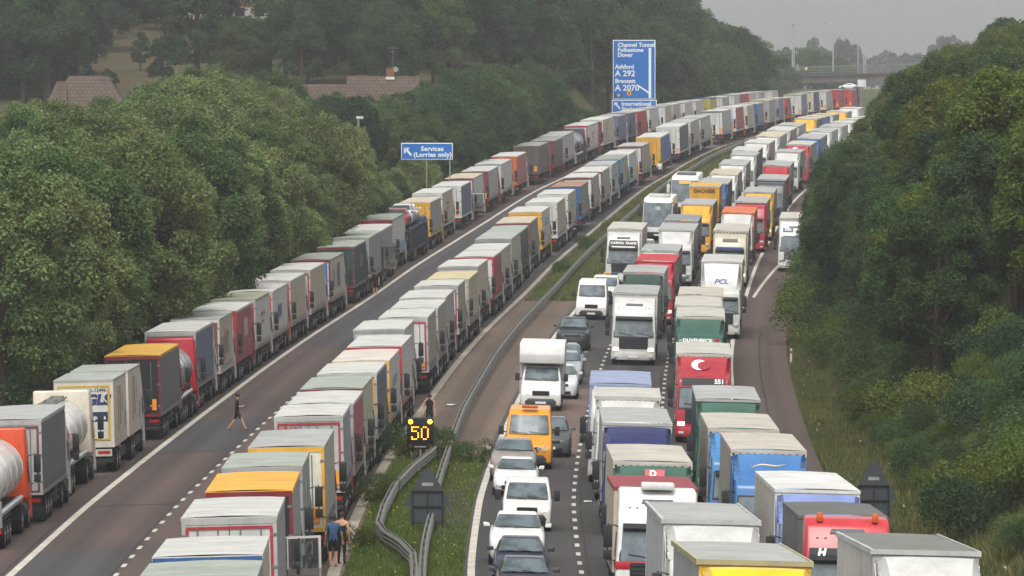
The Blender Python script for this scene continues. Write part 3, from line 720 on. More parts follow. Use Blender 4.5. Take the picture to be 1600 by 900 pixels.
# ------------------------------------------------------------------ cars, vans, coaches (front at y = 0, driving towards +y)
def car_parts(kind):
    """side outline of each kind: length, half width, bonnet height, screen base y/z, roof front y/z, roof rear y/z, tail y/z, ride height"""
    return dict(
        saloon=dict(L=4.65, w=.9, hood=.78, nose=.62, sb=(-1.15, .98), rf=(-1.95, 1.42), rr=(-3.05, 1.41), tb=(-3.95, 1.05), tail=.98, r=.33),
        hatch=dict(L=4.2, w=.88, hood=.86, nose=.66, sb=(-1.0, 1.02), rf=(-1.75, 1.47), rr=(-3.4, 1.44), tb=(-3.95, 1.05), tail=.95, r=.32),
        suv=dict(L=4.6, w=.94, hood=1.02, nose=.82, sb=(-1.15, 1.2), rf=(-1.85, 1.68), rr=(-3.9, 1.66), tb=(-4.4, 1.2), tail=1.1, r=.37),
        bigsuv=dict(L=4.9, w=.98, hood=1.14, nose=.98, sb=(-1.25, 1.28), rf=(-1.85, 1.86), rr=(-4.3, 1.84), tb=(-4.75, 1.3), tail=1.2, r=.39),
        mpv=dict(L=4.5, w=.92, hood=.98, nose=.78, sb=(-.8, 1.12), rf=(-1.75, 1.66), rr=(-3.8, 1.62), tb=(-4.3, 1.15), tail=1.05, r=.34))[kind]
def car(name, kind, h, lab, cat='car', lampon=False, group='cars in the lane beside the crash barrier', trim='1f2124', roofh=None):
    K = car_parts(kind); root = thing(name, lab, cat, group); P = paint(h, .22, .12); L, w = K['L'], K['w']
    def sec(y, zt, hw, zb):
        r = [(-hw*.9, y, zb), (-hw, y, zb + .14), (-hw, y, zt - .22), (-hw*.97, y, zt - .1), (-hw*.86, y, zt - .01), (-hw*.4, y, zt + .025), (0, y, zt + .03)]
        return r + [(-x, yy, z) for x, yy, z in reversed(r[:-1])]
    def body():
        g = G(); hd, ns = K['hood'], K['nose']; zb = .2
        g.loft([sec(.0, ns - .08, w*.74, zb + .06), sec(-.06, ns, w*.86, zb), sec(-.2, ns + .07, w*.95, zb), sec(-.55, hd - .02, w, zb), sec(K['sb'][0], K['sb'][1] - .04, w, zb),
                sec((K['sb'][0] + K['tb'][0]) / 2, K['sb'][1], w, zb), sec(K['tb'][0], K['tb'][1], w*.98, zb), sec(-L + .15, K['tail'], w*.92, zb), sec(-L, K['tail'] - .12, w*.85, zb + .06)])
        return g.mesh('body', 1)
    b = ob('body', cached(('car', kind), body), [P], root)
    def cabin():
        g = G(); (ys, zs), (yf, zf), (yr, zr), (yt, zt) = K['sb'], K['rf'], K['rr'], K['tb']
        def ring(y, z, hb):
            return [(-hb, y, z), (hb, y, z)]
        hb, ht = w*.9, w*.69
        st = [(ys, zs - .05, zs - .04, hb, hb), (yf, zs - .05, zf, hb, ht), ((yf+yr)/2, zs - .05, zf + .03, hb, ht), (yr, zs - .05, zr, hb, ht*.98), (yt, zs - .05, zs - .03, hb*.95, hb*.93)]
        g.loft([[(-a, y, z0), (-c_, y, z1 - .04), (-c_*.9, y, z1), (c_*.9, y, z1), (c_, y, z1 - .04), (a, y, z0)] for y, z0, z1, a, c_ in st])
        return g.mesh('cabin', 1)
    cb = ob('cabin', cached(('cabin', kind), cabin), [paint(roofh, .25, .1) if roofh else P], root)
    def scr():
        g = G(); (ys, zs), (yf, zf) = K['sb'], K['rf']; hb, ht = w*.86, w*.665
        N = 6
        for i in range(2):
            for j in range(N + 1):
                t = .08 if i == 0 else .9; s_ = -1 + 2*j/N; x = s_ * (hb + (ht - hb) * t)
                y = ys + (yf - ys) * t + .012 + .0; z = zs + (zf - zs) * t + .016
                g.v.append((x, y - .05*abs(s_)**3 * 0, z))
        for j in range(N): g.f.append((j, j+N+1, j+N+2, j+1)); g.m.append(0)
        return g.mesh('windscreen', 1, fix=False)
    ob('windscreen', cached(('cscr', kind), scr), [GLASS], cb)
    for sg in (1, -1):
        def sidew():
            g = G(); (ys, zs), (yf, zf), (yr, zr), (yt, zt) = K['sb'], K['rf'], K['rr'], K['tb']; hb, ht = w*.9, w*.69
            def P_(y, z): t = (z - (zs - .05)) / (zf - zs + .05); return (sg * (hb + (ht - hb) * t + .014), y, z)
            q = [P_(*v) for v in ((ys - .28, zs + .03), (yf - .12, zf - .1), (yr + .1, zr - .1), (yr - .15, zs + .05))]; g.quad(*(q if sg < 0 else q[::-1]))
            return g.mesh('side_window', 1, fix=False)
        ob('side_window', cached(('cside', kind, sg), sidew), [SGLASS], cb)
    def rearw():
        g = G(); (yr, zr), (yt, zt) = K['rr'], K['tb']; zs = K['sb'][1]
        def P_(t, s_): return (s_ * w * (.62 + .2*t), yr + (yt - yr)*t - .014, zr + (zs - zr)*t + .012)
        g.quad(P_(.12, -1), P_(.12, 1), P_(.85, 1), P_(.85, -1)); return g.mesh('rear_window', 1, fix=False)
    ob('rear_window', cached(('crear', kind), rearw), [SGLASS], cb)
    def front():
        g = G(); ns = K['nose']
        g.box(-w*.48, w*.48, -.12, .012, ns - .16, ns - .02, 0); g.box(-w*.62, w*.62, -.12, .016, .26, .42, 0)
        for z in (ns - .12, ns - .07): g.box(-w*.46, w*.46, .0, .02, z - .012, z + .012, 1)
        return g.mesh('grille', 2, .01)
    ob('grille', cached(('cgr', kind), front), [plain('grille_black', '18191b', .4), CHR], b)
    for sg in (1, -1):
        def hl():
            g = G(); ns = K['nose']
            g.loft([[(sg*x*w, y + k, z) for x, y, z in ((.52, -.05, ns - .12), (.86, -.2, ns - .06), (.9, -.42, ns + .07), (.6, -.22, ns + .07))] for k in (0, .035)]); return g.mesh('headlight', 1)
        ob('headlight', cached(('chl', kind, sg), hl), [LAMPON if lampon else LAMP], b)
        def mi():
            g = G(); y, z = K['sb'][0] - .35, K['sb'][1] + .06
            g.loft([[(sg*(w*.98), y - q, z - .02), (sg*(w + .2), y - q, z - .03), (sg*(w + .22), y - q, z + .12), (sg*(w + .02), y - q, z + .1)] for q in (0, .14)]); return g.mesh('mirror', 1, .02)
        ob('mirror', cached(('cmi', kind, sg), mi), [P if h in ('d4d5d3', 'd9d9d6') else paint(h, .3, .1)], b)
    ob('number_plate', cached(('cnp', kind), lambda: G().box(-.26, .26, .01, .026, .36, .47).mesh('number_plate', 1)), [PLW], b)
    ob('wiper', cached(('cwp', kind), lambda: G().tube([(-.5, K['sb'][0] + .07, K['sb'][1] + .03), (.1, K['sb'][0] + .0, K['sb'][1] + .1)], .012, 5).tube([(.05, K['sb'][0] + .07, K['sb'][1] + .03), (.6, K['sb'][0] + .0, K['sb'][1] + .1)], .012, 5).mesh('wiper', 1)), [DARK], cb)
    def arch():
        g = G(); 
        for sg in (1, -1):
            for y in (-.85, -L + .85): g.tube([(sg*(w - .12), y, K['r']), (sg*(w + .006), y, K['r'])], K['r'] + .06, 16)
        return g.mesh('wheel_arch', 1)
    ob('wheel_arch', cached(('carch', kind), arch), [paint(trim, .6)], b)
    for sg in (1, -1):
        for y in (-.85, -L + .85): ob('wheel', wheel_mesh(.22, K['r']), [RUB, HUB], root, (sg*(w - .1), y, K['r']))
    return root
def van(name, h, lab, prof, hw, scr, cat='van', lampon=False, sidew=True, bump='26282a', mirror=DARK, group='vans in the lane beside the crash barrier', grl=None, beacon=False, hl=(.8, 1.0), r=.35, arches=(-.95, -4.1), lower=None):
    """prof: side outline; scr: ((y,z) base, (y,z) top) of the windscreen"""
    root = thing(name, lab, cat, group)
    zt = max(z for y, z in prof)
    W_ = lambda y, z: hw * (1 - .13 * max(0, min(1, (z - 1.1) / (zt - 1.1))) ** 1.3)
    b = ob('body', G().prism(prof, W_).mesh('body', 1, .1, 3), [paint(h, .28, .14)], root)
    (y0, z0), (y1, z1) = scr; n = Vector((0, z1 - z0, -(y1 - y0))).normalized() * .016
    g = G(); cols = [-1, -.9, -.4, .4, .9, 1]
    for (y, z) in ((y0, z0), (y1, z1)):
        for s_ in cols: g.v.append(tuple(Vector((s_ * (W_(y, z) - .1), y - .03*(abs(s_) == 1), z)) + n))
    for j in range(5): g.f.append((j, j+6, j+7, j+1)); g.m.append(0)
    ob('windscreen', g.mesh('windscreen', 1, fix=False), [GLASS], b)
    g = G(); g.tube([Vector((-.75, y0 + .05, z0 + .02)) + n, Vector((.0, y0 - .02, z0 + .1)) + n], .014, 5); g.tube([Vector((.05, y0 + .05, z0 + .02)) + n, Vector((.75, y0 - .02, z0 + .1)) + n], .014, 5)
    ob('wiper', g.mesh('wiper', 1), [DARK], b)
    if sidew:
        for sg in (1, -1):
            q = [(sg*(W_(y, z) + .012), y, z) for y, z in ((y0 - .35, z0 + .03), (y1 - .12, z1 - .12), (y1 - .85, z1 - .12), (y1 - .85, z0 + .03))]
            ob('side_window', G().quad(*(q if sg < 0 else q[::-1])).mesh('side_window', 1, fix=False), [SGLASS], b)
    g = G(); secs = []
    for x in (-hw - .01, -hw*.86, -hw*.5, hw*.5, hw*.86, hw + .01):
        y = .05 - .16 * (abs(x)/hw)**4; secs.append([(x, y - .55 if abs(x) > hw*.9 else y - .2, .22), (x, y, .22), (x, y + .03, .45), (x, y, .62), (x, y - .55 if abs(x) > hw*.9 else y - .2, .62)])
    bm_ = ob('bumper', g.loft(secs).mesh('bumper', 1, .02), [paint(bump, .5, .2)], b)
    g = G(); g.box(-hw*.42, hw*.42, -.02, .05, hl[0] - .12, hl[0] + .08, 0); g.box(-hw*.44, hw*.44, .0, .06, hl[0] + .08, hl[0] + .105, 1)
    ob('grille', g.mesh('grille', 2), [plain('grille_black', '18191b', .4), paint(grl) if grl else CHR], b)
    for sg in (1, -1):
        g = G(); g.loft([[(sg*hw*x, y + k, z) for x, y, z in ((.6, .0, hl[0] - .06), (.86, -.09, hl[0] - .04), (.9, -.2, hl[1] + .03), (.66, -.08, hl[1] - .0))] for k in (-.1, .075)])
        ob('headlight', g.mesh('headlight', 1), [LAMPON if lampon else LAMP], b)
        g = G(); x = sg*(hw + .2); g.loft([[(x - .11, y0 - .3 - q, z0 - .05), (x + .11, y0 - .3 - q, z0 - .05), (x + .11, y0 - .3 - q, z0 + .33), (x - .11, y0 - .3 - q, z0 + .33)] for q in (0, .12)]); g.tube([(sg*hw*.96, y0 - .36, z0 + .05), (x, y0 - .36, z0 + .1)], .03, 6)
        ob('mirror', g.mesh('mirror', 1, .02), [mirror], b)
    ob('number_plate', G().box(-.26, .26, .075, .09, .36, .47).mesh('number_plate', 1), [PLW], bm_)
    for sg in (1, -1):
        for y in arches: ob('wheel', wheel_mesh(.24, r), [RUB, HUB], root, (sg*(hw - .12), y, r))
    g = G()
    for sg in (1, -1):
        for y in arches: g.tube([(sg*(hw - .15), y, r), (sg*(hw + .006), y, r)], r + .07, 16)
    ob('wheel_arch', g.mesh('wheel_arch', 1), [DARK], b)
    if beacon:
        lb = ob('light_bar', G().box(-.34, .34, -1.75, -1.5, zt + .02, zt + .16).mesh('light_bar', 1, .04), [plain('amber_beacon', 'c2571c', .25)], b)
    return root
def coach(lab, d, u, screen_h, board):
    root = thing('coach', lab, 'coach', 'coaches'); L, w, H = 12.2, 1.27, 3.55
    prof = [(0, .3), (.06, .8), (.02, 1.25), (-.12, 2.2), (-.45, 3.2), (-.8, 3.5), (-1.3, H), (-L + .3, H), (-L, 3.2), (-L, .35), (-.4, .3)]
    b = ob('body', G().prism(prof, lambda y, z: w * (1 - .05 * max(0, (z - 2) / 1.5))).mesh('body', 1, .12, 3), [paint('d2d2cc', .25, .12)], root)
    g = G(); P = [(.055, 1.2), (-.1, 2.2), (-.42, 3.16)]
    for y, z in P:
        for s_ in (-1, -.85, 0, .85, 1): g.v.append((s_ * (w - .08) * (1 - .05*max(0, (z-2)/1.5)), y + .03 - .05*(abs(s_) == 1), z))
    for i in range(2):
        for j in range(4): k = i*5+j; g.f.append((k, k+5, k+6, k+1)); g.m.append(0)
    ob('windscreen', g.mesh('windscreen', 1, fix=False), [GLASS], b)
    for sg in (1, -1): ob('side_window', G().box(sg*(w + .002) - .01, sg*(w + .002) + .01, -L + .6, -1.0, 1.75, 2.85).mesh('side_window', 1), [SGLASS], b)
    ob('bumper', G().box(-1.1, 1.1, .02, .09, .32, .72).mesh('bumper', 1, .03), [DARK], b)
    for sg in (1, -1):
        ob('headlight', G().box(sg*.92 - .2, sg*.92 + .2, -.02, .085, .78, .98).mesh('headlight', 1, .03), [LAMP], b)
        g = G(); g.loft([[(sg*1.5 - .14, .15 - q, 2.0), (sg*1.5 + .14, .15 - q, 2.0), (sg*1.48 + .14, .15 - q, 2.75), (sg*1.48 - .14, .15 - q, 2.75)] for q in (0, .18)]); g.tube([(sg*1.1, -.3, 3.2), (sg*1.45, .1, 3.1), (sg*1.48, .06, 2.7)], .04, 6)
        ob('mirror', g.mesh('mirror', 1, .03), [paint('d2d2cc') if board else DARK], b)
    ob('roof_unit', G().box(-.85, .85, -5.4, -2.6, H + .01, H + .2).mesh('roof_unit', 1, .05), [paint('55585a' if board else 'b9b9b4')], b)
    if board: ob('destination_display', G().box(-.52, .52, -.33, -.29, 2.86, 3.08).mesh('destination_display', 1), [glow('orange_display', 'f08a3c', .9)], b)
    else: ob('windscreen_notice', G().box(-.22, .22, -.2, -.165, 2.55, 2.85).mesh('windscreen_notice', 1), [paint('a8bcc0')], b)
    ob('number_plate', G().box(-.26, .26, .09, .1, .42, .54).mesh('number_plate', 1), [PLW], b)
    for sg in (1, -1):
        for y in (-2.6, -8.9): ob('wheel', wheel_mesh(), [RUB, HUB], root, (sg*1.06, y, .5))
    put_along(root, d, u, L, False); return root

# ------------------------------------------------------------------ special lorries
def tanker(d, u, L, shell, capc, cabc, lab, metal=False, H=3.45, capl=.4):
    root = thing('tanker_lorry', lab, 'tanker', 'tanker lorries on the hard shoulder')
    c = cab(root, 'high', C(cabc), detail=False) if cabc in PAL else cab(root, 'high', cabc, detail=False)
    tractor_gear(root)
    y0, y1 = YT, YT - L; sh = CHR if metal else paint(shell, .25, .22)
    secs = []; rx, rz, zc = 1.16, (H - 1.25) / 2, (H + 1.25) / 2
    for y, k in ((y1, .0), (y1 + .02, .6), (y1 + .14, .88), (y1 + .35, 1), (y0 - .35, 1), (y0 - .14, .88), (y0, .6)):
        k = max(k, .02); secs.append([(rx*k*math.cos(a), y, zc + rz*k*math.sin(a)) for a in [2*math.pi*q/28 for q in range(28)]])
    g = G().loft(secs)
    for i in range(5):
        y = y1 + .4 + (y0 - y1 - .8) * i / 4; g.tube([((rx + .012)*math.cos(a), y, zc + (rz + .012)*math.sin(a)) for a in [2*math.pi*q/28 for q in range(29)]], .02, 5, 1)
    b = ob('tank', g.mesh('tank', 2), [sh, GALV if metal else paint('b9b8b4')], root)
    g = G()
    for sg in (.32, -.32): g.tube([(sg, y1 + .5, H + .12), (sg, y0 - .5, H + .12)], .03, 5)
    for i in range(12): g.box(-.35, .35, y1 + .6 + i*(L - 1.3)/11, y1 + .75 + i*(L - 1.3)/11, H + .05, H + .1)
    for i in range(4): y = y1 + 1.2 + i*(L - 2.4)/3; g.tube([(0, y, H - .1), (0, y, H + .2)], .28, 12)
    ob('catwalk', g.mesh('catwalk', 1), [GALV], b)
    if capc: 
        secs = [[(rx*k*1.008*math.cos(a), y, zc + rz*k*1.008*math.sin(a)) for a in [2*math.pi*q/28 for q in range(28)]] for y, k in ((y1 - .02, .02), (y1 - .01, .6), (y1 + .12, .89), (y1 + .36, 1), (y1 + capl, 1))]
        ob('tank_end', G().loft(secs, caps=False).mesh('tank_end', 1), [paint(capc, .35)], b)
    g = G(); g.tube([(1.1, y1 + .3, 1.25), (1.12, y0 - 1.5, 1.3)], .13, 10); g.tube([(-1.1, y1 + .3, 1.25), (-1.12, y0 - 1.5, 1.3)], .13, 10)
    ob('hose_tray', g.mesh('hose_tray', 1), [CHR], root)
    g = G(); g.box(-.9, .9, y1 + .1, y0 - .5, .95, 1.3); g.box(-1.22, 1.22, y1 + .0, y1 + .08, .55, .75)
    for sg in (1, -1): g.box(sg*1.0 - .22, sg*1.0 + .22, y1 + .5, y1 + 5.2, 1.05, 1.09)
    ob('underframe', g.mesh('underframe', 1), [CHAS], root)
    rb = ob('rear_panel', G().box(.55, 1.24, y1 - .1, y1 - .02, .8, 1.75).mesh('rear_panel', 1), [GALV], root)
    ob('marker_board', G().box(.7, 1.05, y1 - .12, y1 - .1, 1.1, 1.65).mesh('marker_board', 1), [ORM], rb)
    for sg in (1, -1): ob('tail_light', G().box(sg*.95 - .25, sg*.95 + .25, y1 - .12, y1 - .08, .6, .76).mesh('tail_light', 1), [REDL], rb)
    wheels(root, [(sg*1.03, y1 + yy) for yy in (1.4, 2.7, 4.0) for sg in (1, -1)], .4)
    put_along(root, d, u, L - YT, True); return root
ORC = 'c8481c'
tanker(267.5, -15.6, 12.6, 'cbc8c2', 'c24a24', ORC, 'white tanker lorry pulled by a bright orange cab, first up the hard-shoulder queue')
tanker(302.0, -15.5, 13.6, 'cdcbc4', ORC, 'c9c0ae', 'white tanker lorry with orange tank end and cream cab, third up the hard-shoulder queue', capl=2.6)
tanker(364.0, -14.7, 10.0, 'b0b4b6', None, 'b02230', 'shiny silver tanker lorry with a red cab, in the hard-shoulder queue', True)
tanker(816.0, -15.2, 9.4, '55585c', None, 'charcoal', 'dark grey tanker lorry ahead of a pale grey box lorry on the hard shoulder')

def drawbar(d, u):
    root = thing('drawbar_lorry', 'white parcel lorry and trailer with blue letters on its rear, fourth up the hard-shoulder queue', 'lorry', 'lorries queued on the hard shoulder')
    global YT
    OL = YT
    cab(root, 'high', C('white'), detail=False)
    side, fr = 'bdb5a8', 'b39b3c'
    for i, (a, L) in enumerate(((-2.75, 7.8), (-12.0, 7.8))):
        y0, y1 = a, a - L; H, zf = 4.0, 1.1
        b = ob('box_body', G().box(-1.27, 1.27, y1, y0, zf, H - .03).mesh('box_body', 1), [paint(side, .45, .16)], root)
        ob('box_roof', G().box(-1.285, 1.285, y1 - .012, y0 + .012, H - .1, H).mesh('box_roof', 1), [roofm('9da09a')], b)
        for sg in (1, -1):
            x = sg*1.272
            def pn(y, w, z0, z1, h): ob('side_artwork', G().box(min(x, x + sg*.006), max(x, x + sg*.006), y0 - y - w, y0 - y, z0, z1).mesh('side_artwork', 1), [paint(h)], b)
            pn(4.6, .8, 1.7, 3.6, 'b88a4c'); pn(3.4, .7, 1.9, 3.6, '7d7c82'); pn(.6, .5, 1.6, 2.4, '6f7074'); pn(2.3, .3, 2.4, 3.3, '8c8a8c')
        g = G(); g.box(-.5, .5, y1 + .2, y0 - .2, .7, zf); g.box(-1.2, 1.2, y1 + .03, y1 + .1, .45, .62)
        for sg in (1, -1): g.box(sg*1.22 - .03, sg*1.22 + .03, y1 + 3, y0 - 1, .5, .9)
        ob('underframe', g.mesh('underframe', 1), [CHAS], root)
        wheels(root, [(sg*1.03, y1 + yy) for yy in (1.7, 3.05) for sg in (1, -1)], .45)
        if i == 1:
            yb = y1 - .004
            g = G(); g.box(-1.12, -1.02, yb - .02, yb, 1.4, 3.75); g.box(1.02, 1.12, yb - .02, yb, 1.4, 3.75); g.box(-1.02, 1.02, yb - .02, yb, 3.66, 3.75); g.box(-1.02, 1.02, yb - .02, yb, 1.4, 1.48)
            ob('door_surround', g.mesh('door_surround', 1), [paint(fr)], b)
            ob('rear_shutter', G().box(-1.02, 1.02, yb - .008, yb, 1.48, 3.66).mesh('rear_shutter', 1), [paint('c2bfb8')], b)
            text_on(root, 'GLS', .6, (.6, yb - .014, 3.12), FACE_REAR, paint('26305e'), shear=.2, bold=.035)
            text_on(root, 'NL-12496', .2, (.55, yb - .012, 3.54), FACE_REAR, TXK, bold=.004)
            ob('yellow_bar', G().box(-.72, -.02, yb - .014, yb - .008, 3.1, 3.36).mesh('yellow_bar', 1), [paint('d09a28')], b)
            ob('blue_panel', G().box(-.1, 1.02, yb - .014, yb - .008, 2.2, 2.62).mesh('blue_panel', 1), [paint('262f62')], b)
            text_on(root, 'Express', .24, (.55, yb - .02, 2.38), FACE_REAR, TXW, bold=.006)
            rp = ob('rear_panel', G().box(-1.15, 1.15, yb - .02, yb + .1, .72, 1.02).mesh('rear_panel', 1), [paint('b5b0a6')], root)
            for sg in (1, -1): ob('tail_light', G().box(sg*.82 - .26, sg*.82 + .26, yb - .03, yb - .02, .82, .95).mesh('tail_light', 1), [REDL], rp)
    g = G(); g.box(-.12, .12, -12.2, -10.4, .6, .75); ob('drawbar', g.mesh('drawbar', 1), [CHAS], root)
    wheels(root, [(1.05, -1.38), (-1.05, -1.38)])
    put_along(root, d, u, 19.8, True)
drawbar(322.0, -14.95)

def transporter(d, u):
    root = thing('car_transporter', 'dark car transporter carrying cars on the hard shoulder', 'car transporter', 'lorries queued on the hard shoulder')
    cab(root, 'low', C('navy'), detail=False); tractor_gear(root)
    g = G(); L = 17.5; y0, y1 = -2.7, -2.7 - L
    for sg in (1, -1):
        g.box(sg*1.1 - .16, sg*1.1 + .16, y1, y0, .85, 1.05); g.box(sg*1.1 - .16, sg*1.1 + .16, y1 + .3, y0 + 1.8, 2.55, 2.68)
        for i in range(7): y = y1 + .2 + i * (L - .4) / 6; g.box(sg*1.2 - .06, sg*1.2 + .06, y - .08, y + .08, .8, 2.9 if i % 2 else 2.6)
        for i in range(6): y = y1 + .2 + i * (L - .4) / 6; g.tube([(sg*1.2, y, 1.0), (sg*1.2, y + 2.8, 2.55)], .045, 6)
        g.tube([(sg*1.15, y1 + .3, 3.2), (sg*1.15, y0 + 1.5, 3.2)], .025, 5)
    for z in (.95, 2.6): g.box(-1.0, 1.0, y1, y1 + .3, z - .1, z)
    ob('deck_frame', g.mesh('deck_frame', 1), [plain('navy_steel', '2b2f3a', .6, 0, .3, .4)], root)
    ob('rear_lights', G().box(-1.1, 1.1, y1 - .05, y1, .6, .78).mesh('rear_lights', 1), [plain('dull_red', '5c2a2c', .5)], root)
    wheels(root, [(sg*1.0, y1 + yy) for yy in (3.0, 4.3) for sg in (1, -1)], .4)
    Lt = L + 2.7; put_along(root, d, u, Lt, True)
    bpy.context.view_layer.update(); M = root.matrix_world
    for kind, h, y, z, lab in (('hatch', '8c3a44', -15.9, 2.69, 'dark red car on the upper deck of the transporter, at its tail'), ('suv', 'b4b8bc', -11.2, 2.69, 'silver car on the upper deck of the transporter, behind the dark red one'), ('hatch', 'd0d0cc', -6.6, 2.69, 'white car highest on the transporter, next to the yellow lorry'),
                                 ('hatch', '33363c', -15.6, 1.06, 'dark car on the lower deck of the transporter, at its tail'), ('saloon', '3c4250', -10.6, 1.06, 'dark blue car on the lower deck of the transporter, ahead of the first')):
        c = car('car', kind, h, lab, group='cars on the transporter'); c.location = M @ Vector((0, y + 2.2, z)); c.rotation_euler = root.rotation_euler
transporter(591.5, -15.0)

# ------------------------------------------------------------------ traffic in the lane beside the crash barrier
def drive(o, d, u, L=4.5): put_along(o, d, u, L, False)
drive(car('car', 'hatch', '3a3d44', 'dark grey car cut off at the bottom of the photo, bonnet hidden'), 230, 3.87)
drive(car('car', 'hatch', '2e3144', 'dark navy blue hatchback right in front of the dark grey car'), 242.5, 3.9)
drive(car('car', 'suv', 'd9d9d6', 'white sport utility car with black pillars, one behind the navy hatchback'), 254, 3.85)
drive(van('small_van', 'cfccc6', 'small white van with both headlamps lit and black bumper',
          [(0, .25), (.0, .8), (-.15, .95), (-.75, 1.12), (-1.45, 1.75), (-1.8, 1.84), (-3.8, 1.82), (-3.95, .3), (-.5, .22)], .88, ((-.72, 1.13), (-1.4, 1.7)), lampon=True, hl=(.78, .86), r=.31, arches=(-.8, -3.2)), 275.1, 4.2, 4)
drive(car('car', 'saloon', 'd9d9d6', 'white saloon car with dark mesh grille, between small van and silver-brown car'), 299.2, 3.68)
drive(car('car', 'suv', '8d857e', 'silver-brown estate car with black roof bars, in front of the orange van'), 310.0, 3.45)
drive(van('panel_van', 'd9902c', 'bright orange van with an amber beacon bar on its roof',
          [(0, .25), (.02, .85), (-.1, 1.05), (-.95, 1.42), (-1.55, 2.3), (-1.85, 2.48), (-5.6, 2.5), (-5.7, .3), (-.5, .22)], .99, ((-.92, 1.45), (-1.5, 2.24)), beacon=True, hl=(.86, .98), arches=(-.95, -4.6), bump='33363a'), 320.2, 3.95, 5.7)
drive(car('car', 'mpv', '4c5052', 'dark grey people carrier half hidden beyond the orange van'), 330.5, 4.75)
drive(car('car', 'suv', 'c4c6c6', 'white car half hidden behind the tall box van, lowest of three'), 385.7, 4.35)
drive(car('car', 'suv', '9fa2a4', 'silver car behind the box van with lit headlamp, middle of three', lampon=True), 402.3, 4.3)
drive(car('car', 'suv', '6f7274', 'grey car just in front of the black four-by-four', lampon=True), 411.5, 4.25)
drive(car('car', 'bigsuv', '34373a', 'boxy black four-by-four in front of the white panel van'), 445.9, 3.9)
drive(van('panel_van', 'd4d2cc', 'white panel van with black bumper and lit headlamps',
          [(0, .25), (.02, .8), (-.1, 1.0), (-.95, 1.45), (-1.6, 2.25), (-1.95, 2.5), (-5.3, 2.52), (-5.4, .3), (-.5, .22)], 1.0, ((-.92, 1.48), (-1.55, 2.2)), lampon=True, hl=(.9, 1.05), arches=(-.95, -4.3), bump='2c2e33'), 490.1, 3.8, 5.4)
pk = van('pickup_truck', 'c9c9c4', 'white pickup truck with tools piled behind its cab', [(0, .25), (.0, .95), (-.9, 1.2), (-1.5, 1.85), (-1.8, 1.95), (-2.9, 1.93), (-3.1, 1.1), (-5.0, 1.1), (-5.05, .35), (-.5, .25)], .93, ((-.88, 1.22), (-1.45, 1.8)), cat='pickup', hl=(.85, .95), arches=(-.9, -4.0))
drive(pk, 514.5, 3.95, 5)
for x, c_, nm, lab in ((-.5, '2b4470', 'crate', 'blue crate on the back of the white pickup truck'), (-.05, 'c99a2c', 'crate', 'yellow crate on the back of the white pickup truck'), (.5, 'a85a3c', 'traffic_cone', 'orange traffic cones stacked on the white pickup truck')):
    bpy.context.view_layer.update()
    g = G()
    if nm == 'crate': g.box(-.2, .2, -.25, .25, 0, .95); g.box(-.23, .23, -.28, .28, .85, .98)
    else: g.box(-.22, .22, -.22, .22, 0, .05); g.tube([(0, 0, .05), (0, 0, .95)], [.2, .04], 12); g.tube([(0, 0, .2), (0, 0, .4)], [.178, .142], 12, 0)
    o = ob(nm, g.mesh(nm, 1, .015), [paint(c_)]); tag(o, lab, nm.replace('_', ' ')); o.location = pk.matrix_world @ Vector((x, -3.5, 1.1)); o.rotation_euler = pk.rotation_euler
drive(car('car', 'mpv', 'c9cac8', 'white car glimpsed between the white haulage lorry and the coach'), 588, 4.5)
# Luton box van
lv = van('box_van', 'cfcfcb', 'white box van with a tall body overhanging its cab', [(0, .25), (.02, .8), (-.1, 1.0), (-.95, 1.45), (-1.5, 2.15), (-2.2, 2.2), (-2.2, .5), (-.5, .22)], 1.0, ((-.92, 1.48), (-1.46, 2.1)), lampon=True, hl=(.9, 1.05), arches=(-.95, -4.6), bump='3a3d42')
def lut():
    g = G(); prof = [(-1.1, 2.3), (-1.02, 2.75), (-1.12, 3.22), (-1.35, 3.32), (-6.2, 3.34), (-6.2, .75), (-2.3, .75), (-2.3, 2.25)]
    g.prism(prof, 1.12); return g.mesh('box_body', 1, .05, 2)
lb = ob('box_body', lut(), [paint('d2d2cf', .4, .08)], lv)
drive(lv, 372.9, 3.65, 6.2)
# haulage lorry in the same lane
T = [l for l in [('R1', 549.2, 4.15, 13.5, 'creamw', 'white', 'white', 'white', 'white', 'high,box', '', 1)]][0]
def lane1_lorry():
    root = thing('articulated_lorry', 'white lorry with haulage lettering over its windscreen, beside the grass strip', 'lorry')
    c = cab(root, 'high', C('white'), detail=True); tractor_gear(root); trailer(root, 13.5, 4.0, 'creamw', 'white', 'white', 'white', ['box'], full='front', front='white', curtain=False)
    ob('name_board', G().slab((1.08, -.29, 2.68), (-1.08, -.29, 2.68), (-1.0, -.52, 3.25), (1.0, -.52, 3.25), .06).mesh('name_board', 1), [DARK], c)
    text_on(root, 'CARPOL TRANS', .26, (0, -.41, 3.05), (R(66), 0, R(180)), TXW, bold=.008)
    ob('white_strip', G().slab((.85, -.29, 2.74), (-.85, -.29, 2.74), (-.84, -.32, 2.82), (.84, -.32, 2.82), .015).mesh('white_strip', 1), [TXW], c)
    text_on(root, 'CARPOL TRANS', .22, (.1, .03, 1.42), FACE_FRONT, TXK, bold=.006)
    put_along(root, 546.1, 4.17, 16.5, False)
lane1_lorry()
coach('white coach with a notice in its wide dark windscreen', 630.5, 4.05, 0, False)
coach('white coach with a lit orange destination display', 688.3, 4.3, 0, True)
